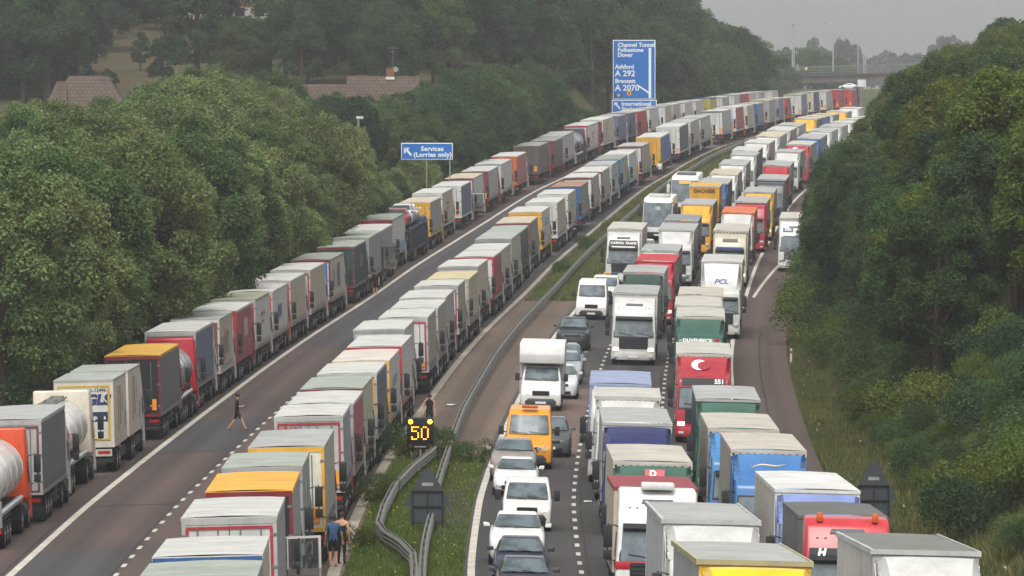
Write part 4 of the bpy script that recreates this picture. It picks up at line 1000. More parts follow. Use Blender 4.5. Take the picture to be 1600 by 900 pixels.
def slip_lorry():
    root = thing('articulated_lorry', 'white lorry on the slip road, half hidden by overhanging leaves', 'lorry')
    c = cab(root, 'high', C('cleanwhite'), detail=True, grille='8b8d8e', visor=False); tractor_gear(root); trailer(root, 13.5, 4.0, 'creamw', 'ltgrey', 'white', 'white', ['box'], full='front', front='white', curtain=False)
    ob('blue_panel', G().slab((.95, -.44, 3.06), (.15, -.44, 3.06), (.15, -.6, 3.36), (.95, -.6, 3.36), .06).mesh('blue_panel', 1), [paint('3c466c')], c)
    text_on(root, 'DSK', .26, (.55, -.5, 3.22), (R(65), 0, R(180)), TXW, bold=.012)
    put_along(root, 575.9, 16.35, 16.5, False)
slip_lorry()
LORRIES = [
 ('L', 284.0, -15.27, 13.5, 'ltgrey', 'dkgrey', 'ltgrey', 'dkred2', 'white', 'out', 'dark grey curtain-sided lorry with dark red rear outline'),
 ('L', 349.5, -14.75, 13.5, 'gold', 'dkgrey', 'black', 'dkred', 'dkred', '', 'mustard yellow roofed lorry with dark grey sides'),
 ('L', 377.5, -14.87, 13.5, 'white', 'slate', 'grey', 'red', 'white', 'out', 'lorry with slate blue sides under a white roof'),
 ('L', 394.7, -14.77, 11.0, 'ltgrey', 'cream', 'brown', 'white', 'white', 'pic', 'cream lorry with brown pictures on its sides'),
 ('L', 409.1, -14.75, 13.5, 'white', 'dustyred', 'red', 'red', 'red', 'panel', 'dusty red curtain-sided lorry with white roof'),
 ('L', 426.2, -14.75, 12.5, 'olive', 'white', 'white', 'red', 'white', 'out,redtext', 'white lorry with olive roof and red rear outline'),
 ('L', 442.1, -14.75, 13.5, 'white', 'white', 'white', 'red', 'orange', 'out,bluelogo', 'white lorry with pale blue logo on its side'),
 ('L', 459.0, -14.75, 13.5, 'white', 'cream', 'cream', 'red', 'white', 'out', 'cream lorry with grey lettering along its side'),
 ('L', 477.7, -14.75, 13.5, 'white', 'cream', 'cream', 'red', 'white', 'out', 'cream lorry directly behind the blue-striped trailer'),
 ('L', 496.6, -14.75, 13.5, 'dgroof', 'beige', 'white', 'dkred', 'white', 'bluestripe', 'beige lorry with a blue stripe down its white rear'),
 ('L', 520.9, -14.75, 12.5, 'ggrey', 'dkgreen', 'dkgreen', 'dkred2', 'dkgreen', 'panel', 'dark green curtain-sided lorry beside the open cab door'),
 ('L', 536.8, -14.75, 13.5, 'ggrey', 'grey', 'grey', 'grey', 'dkgreen', 'opendoor', 'grey lorry whose dark green cab door stands open'),
 ('L', 554.8, -15.02, 13.5, 'white', 'grey', 'grey', 'grey', 'white', '', 'grey-sided lorry with white roof beyond the open door'),
 ('L', 574.1, -15.36, 13.5, 'dgroof', 'white', 'red', 'dkred', 'white', 'bluebase', 'white lorry with pale blue base and red rear frame'),
 ('L', 616.7, -15.18, 13.5, 'beige', 'grey', 'yellow', 'yellow', 'yellow', '', 'grey lorry with a yellow rear behind the car transporter'),
 ('L', 637.8, -15.54, 13.5, 'white', 'cream', 'white', 'white', 'white', 'redtext', 'cream lorry with small red lettering on its side'),
 ('L', 659.1, -15.29, 13.5, 'white', 'slate', 'white', 'white', 'white', 'opendoor', 'slate blue lorry with white rear and white roof'),
 ('L', 677.2, -15.37, 13.5, 'beige', 'white', 'white', 'dkred2', 'white', '', 'white lorry with beige roof and grey logo'),
 ('L', 698.2, -15.33, 13.5, 'white', 'ltgrey', 'dkred2', 'dkred2', 'red', '', 'pale grey lorry with dark red rear frame'),
 ('L', 716.6, -15.3, 13.5, 'white', 'white', 'white', 'grey', 'white', '', 'plain white curtain-sided lorry ahead of the pink one'),
 ('L', 736.6, -15.21, 13.5, 'white', 'pink', 'orange', 'orange', 'white', '', 'faded pink lorry with an orange rear frame'),
 ('L', 767.2, -15.2, 13.5, 'dgroof', 'dkbrown', 'dkbrown', 'dkbrown', 'red', '', 'dark brown lorry with dirty grey roof'),
 ('L', 788.0, -15.2, 10.5, 'dgroof', 'dkbrown', 'dkred2', 'dkred2', 'red', '', 'dark grey-brown lorry with red mudguards'),
 ('L', 798.9, -15.2, 13.5, 'ltgrey', 'ltgrey', 'white', 'grey', 'white', '', 'pale grey box lorry behind a dark tanker'),
 ('L', 829.2, -15.2, 13.5, 'white', 'white', 'white', 'red', 'red', 'redtext', 'white lorry with red lettering and red top trim'),
 ('L', 849.0, -15.2, 13.5, 'white', 'cream', 'dkred', 'white', 'white', 'swoosh', 'cream lorry with a curved brown stripe'),
 ('L', 869.0, -15.2, 11.0, 'ltgrey', 'slate', 'slate', 'slate', 'white', '', 'slate blue lorry with faded square logo'),
 ('L', 883.3, -15.2, 10.5, 'ltgrey', 'charslate', 'charslate', 'charslate', 'white', '', 'dark slate lorry below the big blue sign'),
 ('L', 896.5, -15.2, 13.5, 'white', 'red', 'red', 'red', 'red', '', 'red lorry below the big blue sign'),
 ('L', 916.3, -15.2, 13.5, 'ltgrey', 'white', 'white', 'grey', 'white', '', 'white lorry just beyond the red one'),
 ('L', 942.5, -15.2, 11.0, 'ltgrey', 'cream', 'white', 'grey', 'white', '', 'pale cream lorry under the lower blue sign'),
 ('L', 956.8, -15.2, 13.5, 'white', 'cream', 'white', 'grey', 'white', '', 'cream lorry with narrow dark rear gap'),
 ('L', 980.7, -15.2, 13.5, 'white', 'white', 'white', 'grey', 'white', '', 'white lorry in the far line of pale trailers'),
 ('L', 1003.7, -15.2, 13.5, 'white', 'white', 'white', 'grey', 'white', '', 'white lorry just before the yellow-green one'),
 ('L', 1033.0, -15.2, 13.5, 'blue', 'yelgreen', 'yelgreen', 'yelgreen', 'blue', '', 'yellow-green lorry with a blue roof edge'),
 ('L', 1060.4, -15.2, 13.5, 'white', 'ltgrey', 'white', 'grey', 'white', '', 'pale grey lorry just beyond the yellow-green one'),
 ('L', 1086.6, -15.2, 10.5, 'white', 'white', 'white', 'grey', 'white', '', 'white lorry before the dusky red one'),
 ('L', 1097.7, -15.2, 13.5, 'white', 'dustyred', 'dustyred', 'red', 'red', '', 'dusky red lorry far up the line'),
 ('L', 1116.9, -15.2, 13.5, 'white', 'white', 'red', 'red', 'red', '', 'white lorry with a red and white rear'),
 ('L', 1139.7, -15.2, 13.5, 'white', 'ltgrey', 'ltgrey', 'grey', 'white', '', 'pale grey lorry before the bridge'),
 ('L', 1172.8, -15.2, 13.5, 'white', 'white', 'white', 'grey', 'white', '', 'white lorry at the far end before the bridge'),
 ('M', 175.4, -4.4, 13.5, 'white', 'cream', 'blue', 'blue', 'blue', '', 'cream trailer with white roof and blue rear corner'),
 ('M', 201.9, -4.37, 13.5, 'white', 'grey', 'white', 'red', 'white', 'out,opendoor', 'white-roofed lorry with red rear outline and opened cab door'),
 ('M', 222.1, -4.26, 13.5, 'bright', 'grey', 'black', 'dkred', 'white', '', 'lorry with a bright yellow roof'),
 ('M', 239.5, -4.24, 11.0, 'ggrey', 'picgrey', 'grey', 'grey', 'white', '', 'lorry with grey-green roof and pictured side'),
 ('M', 253.8, -3.81, 13.5, 'ltgrey', 'greybeige', 'yelwhite', 'yellow', 'white', '', 'lorry with brown-edged grey roof and yellow rear post'),
 ('M', 279.9, -3.8, 10.5, 'white', 'slategrey', 'ltgrey', 'grey', 'red', 'out,kogel', 'grey lorry with broad red outline on its rear doors'),
 ('M', 292.7, -3.74, 12.0, 'white', 'dustyred', 'white', 'grey', 'white', '', 'dusty red lorry with a plain white roof'),
 ('M', 307.8, -3.82, 12.0, 'ggrey', 'palegreen', 'dkred2', 'dkred2', 'white', '', 'pale green-grey lorry with dark red rear frame'),
 ('M', 323.0, -3.74, 11.5, 'white', 'dkgrey', 'dkgrey', 'yellow', 'blue', 'out', 'dark grey lorry framed in yellow'),
 ('M', 337.7, -3.7, 13.0, 'pinkwhite', 'white', 'blue', 'yellow', 'white', 'greytext', 'white lorry with blue and yellow rear frame'),
 ('M', 353.8, -3.7, 13.5, 'white', 'white', 'red', 'red', 'white', '', 'white lorry with a thin red rear edge'),
 ('M', 374.0, -4.28, 12.5, 'white', 'white', 'white', 'grey', 'white', 'round', 'white lorry with rounded roof edge'),
 ('M', 390.1, -3.7, 12.0, 'white', 'greybeige', 'white', 'red', 'white', 'out', 'grey-beige lorry with red rear outline, full rear visible'),
 ('M', 405.3, -3.7, 12.5, 'white', 'greybeige', 'white', 'red', 'white', 'out', 'grey-beige lorry next beyond the rounded roofs'),
 ('M', 421.1, -3.85, 13.5, 'white', 'ltgrey', 'white', 'red', 'white', 'out', 'pale grey lorry with dark red rear corner'),
 ('M', 440.9, -3.84, 10.5, 'white', 'greybeige', 'white', 'red', 'white', 'out', 'grey lorry behind the cream-roofed one'),
 ('M', 453.9, -3.7, 13.5, 'creamroof', 'cream', 'cream', 'grey', 'white', 'bluedot', 'cream lorry with creamy yellow roof and blue dot'),
 ('M', 476.7, -4.09, 13.5, 'white', 'cream', 'white', 'grey', 'white', '', 'white-roofed lorry just beyond the cream roof'),
 ('M', 493.4, -3.86, 12.0, 'white', 'dustyred', 'white', 'red', 'white', 'dletter', 'dusty red lorry with a black letter on its white rear'),
 ('M', 508.8, -4.02, 13.5, 'white', 'cream', 'cream', 'grey', 'white', '', 'cream lorry just beyond the dusty red one'),
 ('M', 527.8, -4.2, 13.5, 'ltgrey', 'palegreen', 'grey', 'grey', 'white', '', 'pale green-grey lorry with light grey roof'),
 ('M', 544.9, -4.33, 13.5, 'ggrey', 'dkgreen2', 'dkred2', 'dkred2', 'white', '', 'dark green lorry with brown-red rear frame'),
 ('M', 563.8, -4.47, 13.5, 'beige', 'greygreen', 'ltgrey', 'dkred2', 'white', '', 'grey-green lorry with beige roof'),
 ('M', 582.9, -4.42, 13.5, 'white', 'white', 'yellow', 'yellow', 'yellow', 'teal', 'white lorry with teal artwork and yellow rear frame'),
 ('M', 605.8, -4.27, 13.5, 'white', 'cream', 'white', 'white', 'white', '', 'tall cream lorry with orange marker plate'),
 ('M', 625.1, -4.32, 13.5, 'white', 'cream', 'white', 'white', 'blue', 'teal', 'cream lorry with faint blue artwork'),
 ('M', 647.1, -4.28, 13.5, 'brownroof', 'greygreen', 'blue', 'blue', 'blue', '', 'lorry with rust brown roof and blue rear'),
 ('M', 671.1, -4.4, 12.0, 'white', 'greybeige', 'white', 'dkred2', 'white', '', 'grey-beige lorry beyond the rust-roofed one'),
 ('M', 686.5, -4.27, 13.5, 'white', 'greybeige', 'white', 'dkred2', 'white', '', 'grey-beige lorry with bright white roof before the blue one'),
 ('M', 704.0, -4.25, 11.5, 'ltgrey', 'ltgrey', 'ltgrey', 'ltgrey', 'white', '', 'pale grey lorry nestled behind the blue one'),
 ('M', 718.6, -4.16, 13.0, 'dgroof', 'greybeige', 'blue', 'blue', 'blue', '', 'lorry with vivid blue rear and grey roof'),
 ('M', 734.8, -4.17, 13.5, 'white', 'white', 'white', 'white', 'white', '', 'white lorry just beyond the vivid blue rear'),
 ('M', 757.5, -4.15, 13.5, 'ltgrey', 'greybeige', 'white', 'dkred2', 'white', '', 'grey-beige lorry before the blue and yellow one'),
 ('M', 788.9, -4.15, 13.5, 'white', 'blueside', 'yellow', 'yellow', 'blue', '', 'lorry with blue sides and yellow rear'),
 ('M', 816.7, -4.15, 13.0, 'white', 'dkslate', 'white', 'white', 'white', '', 'lorry with dark grey sides and plain white rear'),
 ('M', 833.1, -4.15, 13.0, 'ltgrey', 'greybeige', 'white', 'ltgrey', 'white', '', 'grey-beige lorry beside the far grass strip'),
 ('M', 849.6, -4.15, 13.5, 'ltgrey', 'ltgrey', 'white', 'dkgrey', 'white', '', 'pale grey lorry behind the broad white rear'),
 ('M', 883.7, -4.15, 13.5, 'white', 'ltgrey', 'white', 'dkgrey', 'white', '', 'lorry with broad white rear doors and grey sides'),
 ('M', 906.0, -4.15, 13.5, 'white', 'dustyred', 'bluewhite', 'white', 'red', '', 'dusty red lorry with blue and white rear'),
 ('M', 927.2, -4.15, 13.5, 'white', 'cream', 'cream', 'white', 'white', 'redtext', 'cream lorry with orange artwork'),
 ('M', 949.1, -4.15, 13.5, 'beige', 'bluegrey', 'blue', 'blue', 'blue', '', 'blue lorry with yellow logo'),
 ('M', 977.2, -4.15, 13.5, 'beige', 'grey', 'grey', 'grey', 'white', '', 'grey lorry beyond the blue one with yellow logo'),
 ('M', 1000.5, -4.15, 13.5, 'beige', 'bluegrey', 'bluegrey', 'grey', 'white', '', 'blue-grey lorry before the orange-red one'),
 ('M', 1019.2, -4.15, 13.5, 'beige', 'dustyred', 'orangered', 'orangered', 'orangered', '', 'orange-red lorry'),
 ('M', 1060.4, -4.15, 13.5, 'ltgrey', 'bluegrey', 'white', 'grey', 'white', '', 'blue-grey lorry next beyond the orange-red one'),
 ('M', 1091.6, -4.15, 13.5, 'ltgrey', 'dkslate', 'beige', 'grey', 'white', '', 'dark grey lorry near the bridge'),
 ('M', 1123.9, -4.15, 13.5, 'white', 'ltgrey', 'white', 'grey', 'white', '', 'pale grey lorry with white rear near the bridge'),
 ('M', 1159.2, -4.15, 13.5, 'white', 'dustyred', 'red', 'red', 'red', '', 'red lorry with pale ring logo near the bridge'),
 ('M', 1198.0, -4.15, 13.5, 'white', 'dustyred', 'orangered', 'red', 'red', '', 'red lorry furthest up beside the roadside trees'),
 ('R2', 170.9, 7.92, 13.5, 'ltgrey', 'silver', 'white', 'yellow', 'brightyel', 'box,low', 'silver box lorry with a bright yellow cab'),
 ('R2', 200.9, 8.31, 13.5, 'ltgrey', 'silverside', 'white', 'white', 'white', 'box,low', 'shiny silver box lorry with white cab deflector'),
 ('R2', 221.6, 7.82, 13.5, 'redroof', 'beige', 'beige', 'beige', 'whitered', 'high', 'white lorry with red stripe and red trailer roof'),
 ('R2', 244.8, 8.11, 13.5, 'creamtarp', 'beige', 'cream', 'green', 'green', 'low,dsquare', 'dark green lorry with letter D on its deflector'),
 ('R2', 276.3, 8.16, 13.5, 'ltgrey', 'ltgrey', 'white', 'white', 'navy', 'low,navydef', 'lorry with a navy blue air deflector'),
 ('R2', 299.9, 8.04, 10.0, 'creamw', 'white', 'white', 'white', 'white', 'box,low,num189', 'white lorry numbered 189 on its deflector'),
 ('R2', 313.4, 7.78, 13.5, 'lilac', 'bluewhite', 'lilac', 'lilac', 'white', 'high', 'white cab lorry with lilac blue roof at the gap'),
 ('R2', 431.3, 7.73, 13.5, 'ltgrey', 'greybeige', 'white', 'white', 'white', 'merc,high', 'clean white lorry with wide black grille facing the gap'),
 ('R2', 466.6, 7.66, 13.5, 'ltgrey', 'ltgrey', 'white', 'white', 'dkgreen', 'low', 'grey-roofed lorry with dark green cab'),
 ('R2', 487.6, 7.96, 13.5, 'redtrim', 'ltgrey', 'red', 'red', 'red', 'low', 'lorry with red trimmed grey roof'),
 ('R2', 507.3, 7.74, 13.5, 'ltgrey', 'greybeige', 'white', 'white', 'white', 'low', 'white lorry just behind the red trimmed roof'),
 ('R2', 549.4, 7.92, 13.5, 'ltgrey', 'greybeige', 'white', 'white', 'white', 'low,box', 'white lorry with tall smooth cab deflector'),
 ('R2', 567.6, 7.82, 13.5, 'dgroof2', 'dkgrey', 'white', 'white', 'pinkred', 'low', 'lorry with darker grey roof before the yellow cab'),
 ('R2', 604.9, 8.06, 13.5, 'ltgrey', 'dkgrey', 'yellow', 'yellow', 'yellow', 'low', 'lorry with a yellow cab and grey sides'),
 ('R2', 645.6, 7.46, 9.5, 'yellow', 'yellow', 'yellow', 'yellow', 'yellow', 'dachser,tall,nodefl,box', 'yellow lorry lettered across its front wall'),
 ('R2', 658.7, 7.83, 13.5, 'ltgrey', 'charslate', 'blue', 'blue', 'blue', 'low', 'lorry with dark blue sides behind the yellow one'),
 ('R2', 682.9, 7.99, 13.5, 'beige', 'greybeige', 'white', 'white', 'white', 'low', 'beige-roofed lorry with white front frame'),
 ('R2', 708.2, 7.97, 13.5, 'ltgrey', 'greybeige', 'white', 'white', 'white', 'low', 'grey-roofed lorry with bold white front frame'),
 ('R2', 735.1, 8.05, 9.0, 'ltgrey', 'dkgrey', 'white', 'white', 'white', 'low,darkedge', 'lorry with black edge along its roof front'),
 ('R2', 746.8, 7.71, 13.5, 'white', 'dkgrey', 'white', 'white', 'white', 'low', 'white fronted lorry beside the far grass strip'),
 ('R2', 773.1, 7.79, 13.5, 'white', 'ltgrey', 'white', 'white', 'white', 'low', 'white lorry with rounded white deflector'),
 ('R2', 795.5, 7.8, 13.5, 'beige', 'ltgrey', 'white', 'white', 'white', 'low', 'beige-roofed lorry tight behind a white deflector'),
 ('R2', 814.4, 7.8, 12.5, 'white', 'brownside', 'white', 'white', 'white', 'low', 'white lorry with brown side'),
 ('R2', 830.5, 7.8, 13.5, 'ltgrey', 'ltgrey', 'grey', 'grey', 'white', 'low', 'grey lorry with dark lettered roof edge'),
 ('R2', 863.3, 7.8, 11.5, 'beige', 'dkbrown', 'yellow', 'yellow', 'yellow', 'low', 'tan-roofed lorry with yellow cab'),
 ('R2', 878.1, 7.8, 13.5, 'beige', 'blueside', 'blue', 'blue', 'blue', 'low', 'tan-roofed lorry with bright blue sides'),
 ('R2', 897.9, 7.8, 13.5, 'beige', 'bluegrey', 'white', 'white', 'white', 'low', 'tan-roofed lorry with blue-grey side'),
 ('R2', 930.6, 7.8, 13.5, 'white', 'greybeige', 'yellow', 'yellow', 'yellow', 'low', 'pale lorry with a little yellow on its cab'),
 ('R2', 966.3, 7.8, 13.5, 'white', 'white', 'white', 'white', 'white', 'low', 'white lorry at the far end of the middle lane'),
 ('R3', 181.1, 12.57, 13.5, 'dkroof', 'fridge', 'white', 'ltgrey', 'white', 'box,low', 'pale box lorry with dark grey roof and white cab'),
 ('R3', 213.9, 12.6, 9.0, 'tarp', 'tarp', 'tarp', 'tarp', 'brightred', 'tipper,high,hletter', 'red cab lorry under a dark grey tipper sheet'),
 ('R3', 226.1, 12.51, 13.5, 'cleanwhite', 'whitecurtain', 'cleanwhite', 'cleanwhite', 'lilacblue', 'low', 'white-covered lorry with lilac blue cab'),
 ('R3', 256.6, 12.33, 13.5, 'creamtarp', 'greybeige', 'dkblue', 'dkblue', 'brightblue', 'low,swoosh2', 'bright blue lorry with a cream swoosh over its windscreen'),
 ('R3', 273.6, 11.98, 13.5, 'creamtarp', 'greybeige', 'cream', 'cream', 'skyblue', 'low', 'sky blue lorry under a cream eyeletted roof'),
 ('R3', 300.3, 12.04, 13.5, 'ltgrey', 'charslate', 'green', 'green', 'green', 'low', 'dark green lorry just in front of the red 551 cab'),
 ('R3', 348.7, 11.54, 13.5, 'creamw', 'grey', 'cream', 'cream', 'red', 'low,num551', 'red lorry numbered 551'),
 ('R3', 396.8, 11.49, 13.5, 'creamw', 'dkgrey', 'green', 'green', 'green', 'low,duvenbeck', 'green lorry with white lettering over its windscreen'),
 ('R3', 414.1, 11.36, 13.5, 'creamw', 'dkgrey', 'green', 'green', 'green', 'low', 'second green trimmed lorry behind the lettered green cab'),
 ('R3', 430.8, 11.46, 13.5, 'creamtarp', 'greybeige', 'cream', 'cream', 'white', 'low', 'cream tarpaulin lorry in front of the tall white one'),
 ('R3', 469.8, 12.45, 13.5, 'white', 'white', 'white', 'white', 'white', 'box,low,pcl,tall2', 'tall white lorry with blue letters on its deflector'),
 ('R3', 550.7, 11.85, 13.5, 'creamtarp', 'greybeige', 'cream', 'cream', 'cream', 'high,bluesign', 'cream lorry with blue lettered sign above its windscreen'),
 ('R3', 588.2, 11.71, 13.5, 'orangeroof', 'orange', 'orange', 'orange', 'white', 'low', 'orange trailer lorry with large white deflector'),
 ('R3', 613.9, 12.21, 13.5, 'ltgrey', 'greybeige', 'red', 'red', 'red', 'high', 'red cab lorry with grey-beige sides'),
 ('R3', 638.0, 12.28, 13.5, 'ltgrey', 'greybeige', 'yellow', 'yellow', 'yellow', 'low', 'grey-beige lorry with yellow front strip'),
 ('R3', 671.8, 12.6, 13.5, 'ltgrey', 'red', 'dkslate', 'dkslate', 'charcoal', 'high', 'lorry with dark slate front and red side'),
 ('R3', 709.9, 12.07, 13.5, 'ltgrey', 'ltgrey', 'white', 'white', 'red', 'low', 'lorry with a red cab roof and white box'),
 ('R3', 754.3, 11.68, 13.5, 'ltgrey', 'ltgrey', 'white', 'white', 'white', 'low', 'white lorry partly behind roadside leaves'),
 ('R3', 785.8, 11.5, 13.5, 'creamw', 'grey', 'cream', 'cream', 'red', 'low,num', 'red lorry with white crescent on its deflector'),
 ('R3', 806.6, 11.5, 13.5, 'ltgrey', 'bluegrey', 'blue', 'blue', 'blue', 'low', 'lorry with blue front edge and grey roof'),
 ('R3', 828.5, 11.5, 13.5, 'ltgrey', 'ltgrey', 'white', 'white', 'white', 'low', 'grey-roofed lorry beyond the blue edged roof'),
 ('R3', 848.7, 11.5, 13.5, 'ltgrey', 'ltgrey', 'white', 'white', 'white', 'low', 'third grey-roofed lorry beyond the blue edged roof'),
 ('R3', 870.4, 11.5, 13.5, 'white', 'ltgrey', 'white', 'white', 'white', 'low', 'white-roofed lorry half hidden by the right hand trees'),
 ('R3', 894.1, 11.5, 13.5, 'white', 'ltgrey', 'white', 'white', 'white', 'low', 'white-roofed lorry with dotted roof edge near the bridge'),
 ('R3', 917.1, 11.5, 13.5, 'white', 'ltgrey', 'white', 'white', 'white', 'low', 'pale lorry just showing past the trees near the bridge'),
]
# ------------------------------------------------------------------ the queues
cnt = {}
START = {'L': 1, 'M': 1, 'R2': 0, 'R3': 0}
SKIPNO = {284.0: 2, 349.5: 5, 377.5: 7}
NUM = {'L': 0, 'M': 0, 'R2': 0, 'R3': 0}
NUM['M'] = 1
for row, d, u, L, roof, side, rear, frame, cabc, opts, desc in LORRIES:
    NUM[row] += 1
    if row == 'L':
        if NUM[row] == 1: NUM[row] = 2
        if 340 < d < 360 and NUM[row] == 3: NUM[row] = 5
        if 370 < d < 380 and NUM[row] == 6: NUM[row] = 7
        if 600 < d < 620 and NUM[row] == 19: NUM[row] = 20
        if 840 < d < 855 and NUM[row] == 30: NUM[row] = 31
    if cabc == 'whitered': d, L, opts = 231.0, 8.5, 'high,tipper'
    lorry(row, d, u, L, roof, side, rear, frame, cabc, opts, desc, NUM[row])
lorry('M', 158.5, -4.35, 13.0, 'ggrey', 'grey', 'grey', 'grey', 'white', '', 'grey-green roofed lorry at the very bottom', 1)
# ------------------------------------------------------------------ crash barriers
def barrier(path, lab, posts, n_indiv=100):
    """path: (d, u) list; a double corrugated beam on posts"""
    root = thing('crash_barrier', lab, 'crash barrier', 'crash barriers in the central reservation', pt(path[0][0], path[0][1]))
    inv = -root.location
    P = []
    for (d0, u0), (d1, u1) in zip(path, path[1:]):
        n = max(1, int(abs(d1 - d0) / 4))
        for i in range(n): t = i / n; P.append((d0 + (d1-d0)*t, u0 + (u1-u0)*t))
    P.append(path[-1])
    prof = [(0, .34), (.06, .38), (.02, .45), (.06, .52), (.02, .58), (.06, .67), (0, .75), (-.02, .75), (-.02, .34)]
    for sg in (1, -1):
        secs = []
        for i, (d, u) in enumerate(P):
            a = pt(*P[max(0, i-1)]); b = pt(*P[min(len(P)-1, i+1)]); t = (b - a).normalized(); r = Vector((t.y, -t.x, 0)).normalized()
            secs.append([pt(d, u) + inv + r * (sg * (.065 + x)) + Vector((0, 0, z)) for x, z in prof])
        ob('rail', G().loft(secs).mesh('rail', 1), [GALV], root)
    me = cached('bpost', lambda: G().box(-.045, .045, -.05, .05, -.1, .7).mesh('post', 1))
    i = 0; acc = 0; last = None
    for k in range(len(P)):
        p = pt(*P[k])
        if last is None or (p - last).length >= posts - .01: ob('post', me, [GALV], root, p + inv); last = p; i += 1
        if i >= n_indiv: break
    return root
barrier([(215, .75), (247, .75), (262, .73), (279, .75), (302, .62), (325, .48), (360, .15), (420, 0), (560, 0), (760, 0), (1180, 0)], 'long steel crash barrier running up the middle of the central reservation', 4.0, 100)
barrier([(215, .5), (240, .5), (249, .4), (256, -.05), (262, -.7), (268, -1.05), (280, -1.1), (295, -1.0), (310, -.65), (322, -.2), (330, .05)], 'short crash barrier bowing out around the roadside signs', 3.2)

# ------------------------------------------------------------------ signs
BACK = plain('sign_back', '3a4043', .6, 0, .3, .2)
def triangle(d, u, lab, ap, s=1.0):
    root = thing('warning_sign', lab, 'road sign', 'temporary warning signs seen from behind', pt(d, u))
    g = G(); y = 0; z0, z1 = ap
    pr = [(-.88*s, z0), (.88*s, z0), (.82*s, z0 + .1), (.14*s, z1), (-.14*s, z1), (-.82*s, z0 + .1)]
    n = len(pr); g.add([(x, 0, z) for x, z in pr] + [(x, .04, z) for x, z in pr], [tuple(range(n)), tuple(reversed(range(n, 2*n)))] + [((i+1) % n, i, i+n, (i+1) % n + n) for i in range(n)])
    b = ob('sign_plate', g.mesh('sign_plate', 1), [BACK], root)
    ob('sub_plate', G().box(-.64*s, .64*s, 0, .035, z0 - .62, z0 - .03).mesh('sub_plate', 1), [BACK], root)
    ob('maker_label', G().box(-.2, .2, -.012, -.004, z0 + .74, z0 + .86).mesh('maker_label', 1), [plain('label_grey', '8d8f8f', .6)], b)
    g = G()
    for x in (-.54*s, .54*s): g.box(x - .03, x + .03, -.05, 0, -.3, z0 + .56)
    for z in (z0 + .55, z0 + .0, z0 - .6): g.box(-.56*s, .56*s, -.06, -.01, z - .025, z + .025)
    g.box(-.025, .025, -.05, 0, z0 - .6, z0 + .55)
    ob('sign_frame', g.mesh('sign_frame', 1), [plain('dark_steel', '23211f', .7, .2)], root)
    return root
triangle(273, .62, 'dark back of a triangular sign standing between the two crash barriers', (.98, 2.32))
triangle(277, 16.95, 'dark back of a triangular sign on the verge behind the blue cab', (1.0, 2.4)).location.z += .35
def matrix_sign(d, u):
    root = thing('speed_sign', 'black electronic speed sign lit with an amber 50', 'road sign', None, pt(d, u)); root.scale = (1.04,)*3
    k = ob('cabinet', G().box(-.55, .55, 0, .22, .62, 1.92).mesh('cabinet', 1, .06, 3), [plain('matrix_black', '141414', .5, 0, .3, .2)], root)
    seg = {'5': [(0,6),(1,6),(2,6),(3,6),(0,5),(0,4),(1,4),(2,4),(3,3),(3,2),(3,1),(0,0),(1,0),(2,0),(0,1)], '0': [(0,1),(0,2),(0,3),(0,4),(0,5),(1,6),(2,6),(3,5),(3,4),(3,3),(3,2),(3,1),(1,0),(2,0)]}
    g = G()
    for ch, x0 in (('5', -.34), ('0', .06)):
        for i, j in seg[ch]: x, z = x0 + i*.085, 1.02 + j*.082; g.tube([(x, -.012, z), (x, .0, z)], .03, 8)
    ob('digits', g.mesh('digits', 1), [glow('amber_led', 'f2a320', 3.0)], k)
    for x in (-.4, .4): ob('lantern', G().tube([(x, -.05, 1.74), (x, 0, 1.74)], .095, 16).mesh('lantern', 1), [glow('amber_lantern', 'f7c32a', 4.5)], k)
    for x in (-.4, .4): ob('dark_lantern', G().tube([(x, -.05, .73), (x, 0, .73)], .095, 16).mesh('dark_lantern', 1), [plain('unlit_amber', '3a2a1c', .3)], k)
    ob('maker_plate', G().box(-.24, .24, -.012, -.002, .68, .73).mesh('maker_plate', 1), [plain('label_grey', '8d8f8f', .6)], k)
    ob('pole', G().tube([(0, .1, 0), (0, .1, .7)], .05, 10).mesh('pole', 1), [GALV], root)
    ob('foot', G().tube([(0, .1, -.1), (0, .1, .04), (0, .1, .16)], [.2, .19, .06], 12).mesh('foot', 1), [plain('foot_grey', '9a9488', .7)], root)
    ob('cable_box', G().box(-.4, -.12, .3, .6, -.05, .0).mesh('cable_box', 1), [GALV], root)
matrix_sign(324, -.72)
SB = plain('motorway_blue', '1060a8', .45, 0, .35, .1, 1.5); SW = plain('sign_white', 'cfd3d4', .5, 0, .35, .05)
def board(parent, x0, x1, z0, z1, name='sign_face', bd=.09):
    f = ob('sign_border', G().box(x0, x1, 0, .06, z0, z1).mesh('sign_border', 1, .04), [SW], parent)
    return ob(name, G().box(x0 + bd, x1 - bd, -.012, .01, z0 + bd, z1 - bd).mesh(name, 1), [SB], f)
def txt(p, b, size, x, z, al='LEFT', bold=.02, **k): return text_on(p, b, size, (x, -.02, z), FACE_REAR, SW, align=al, bold=bold, **k)
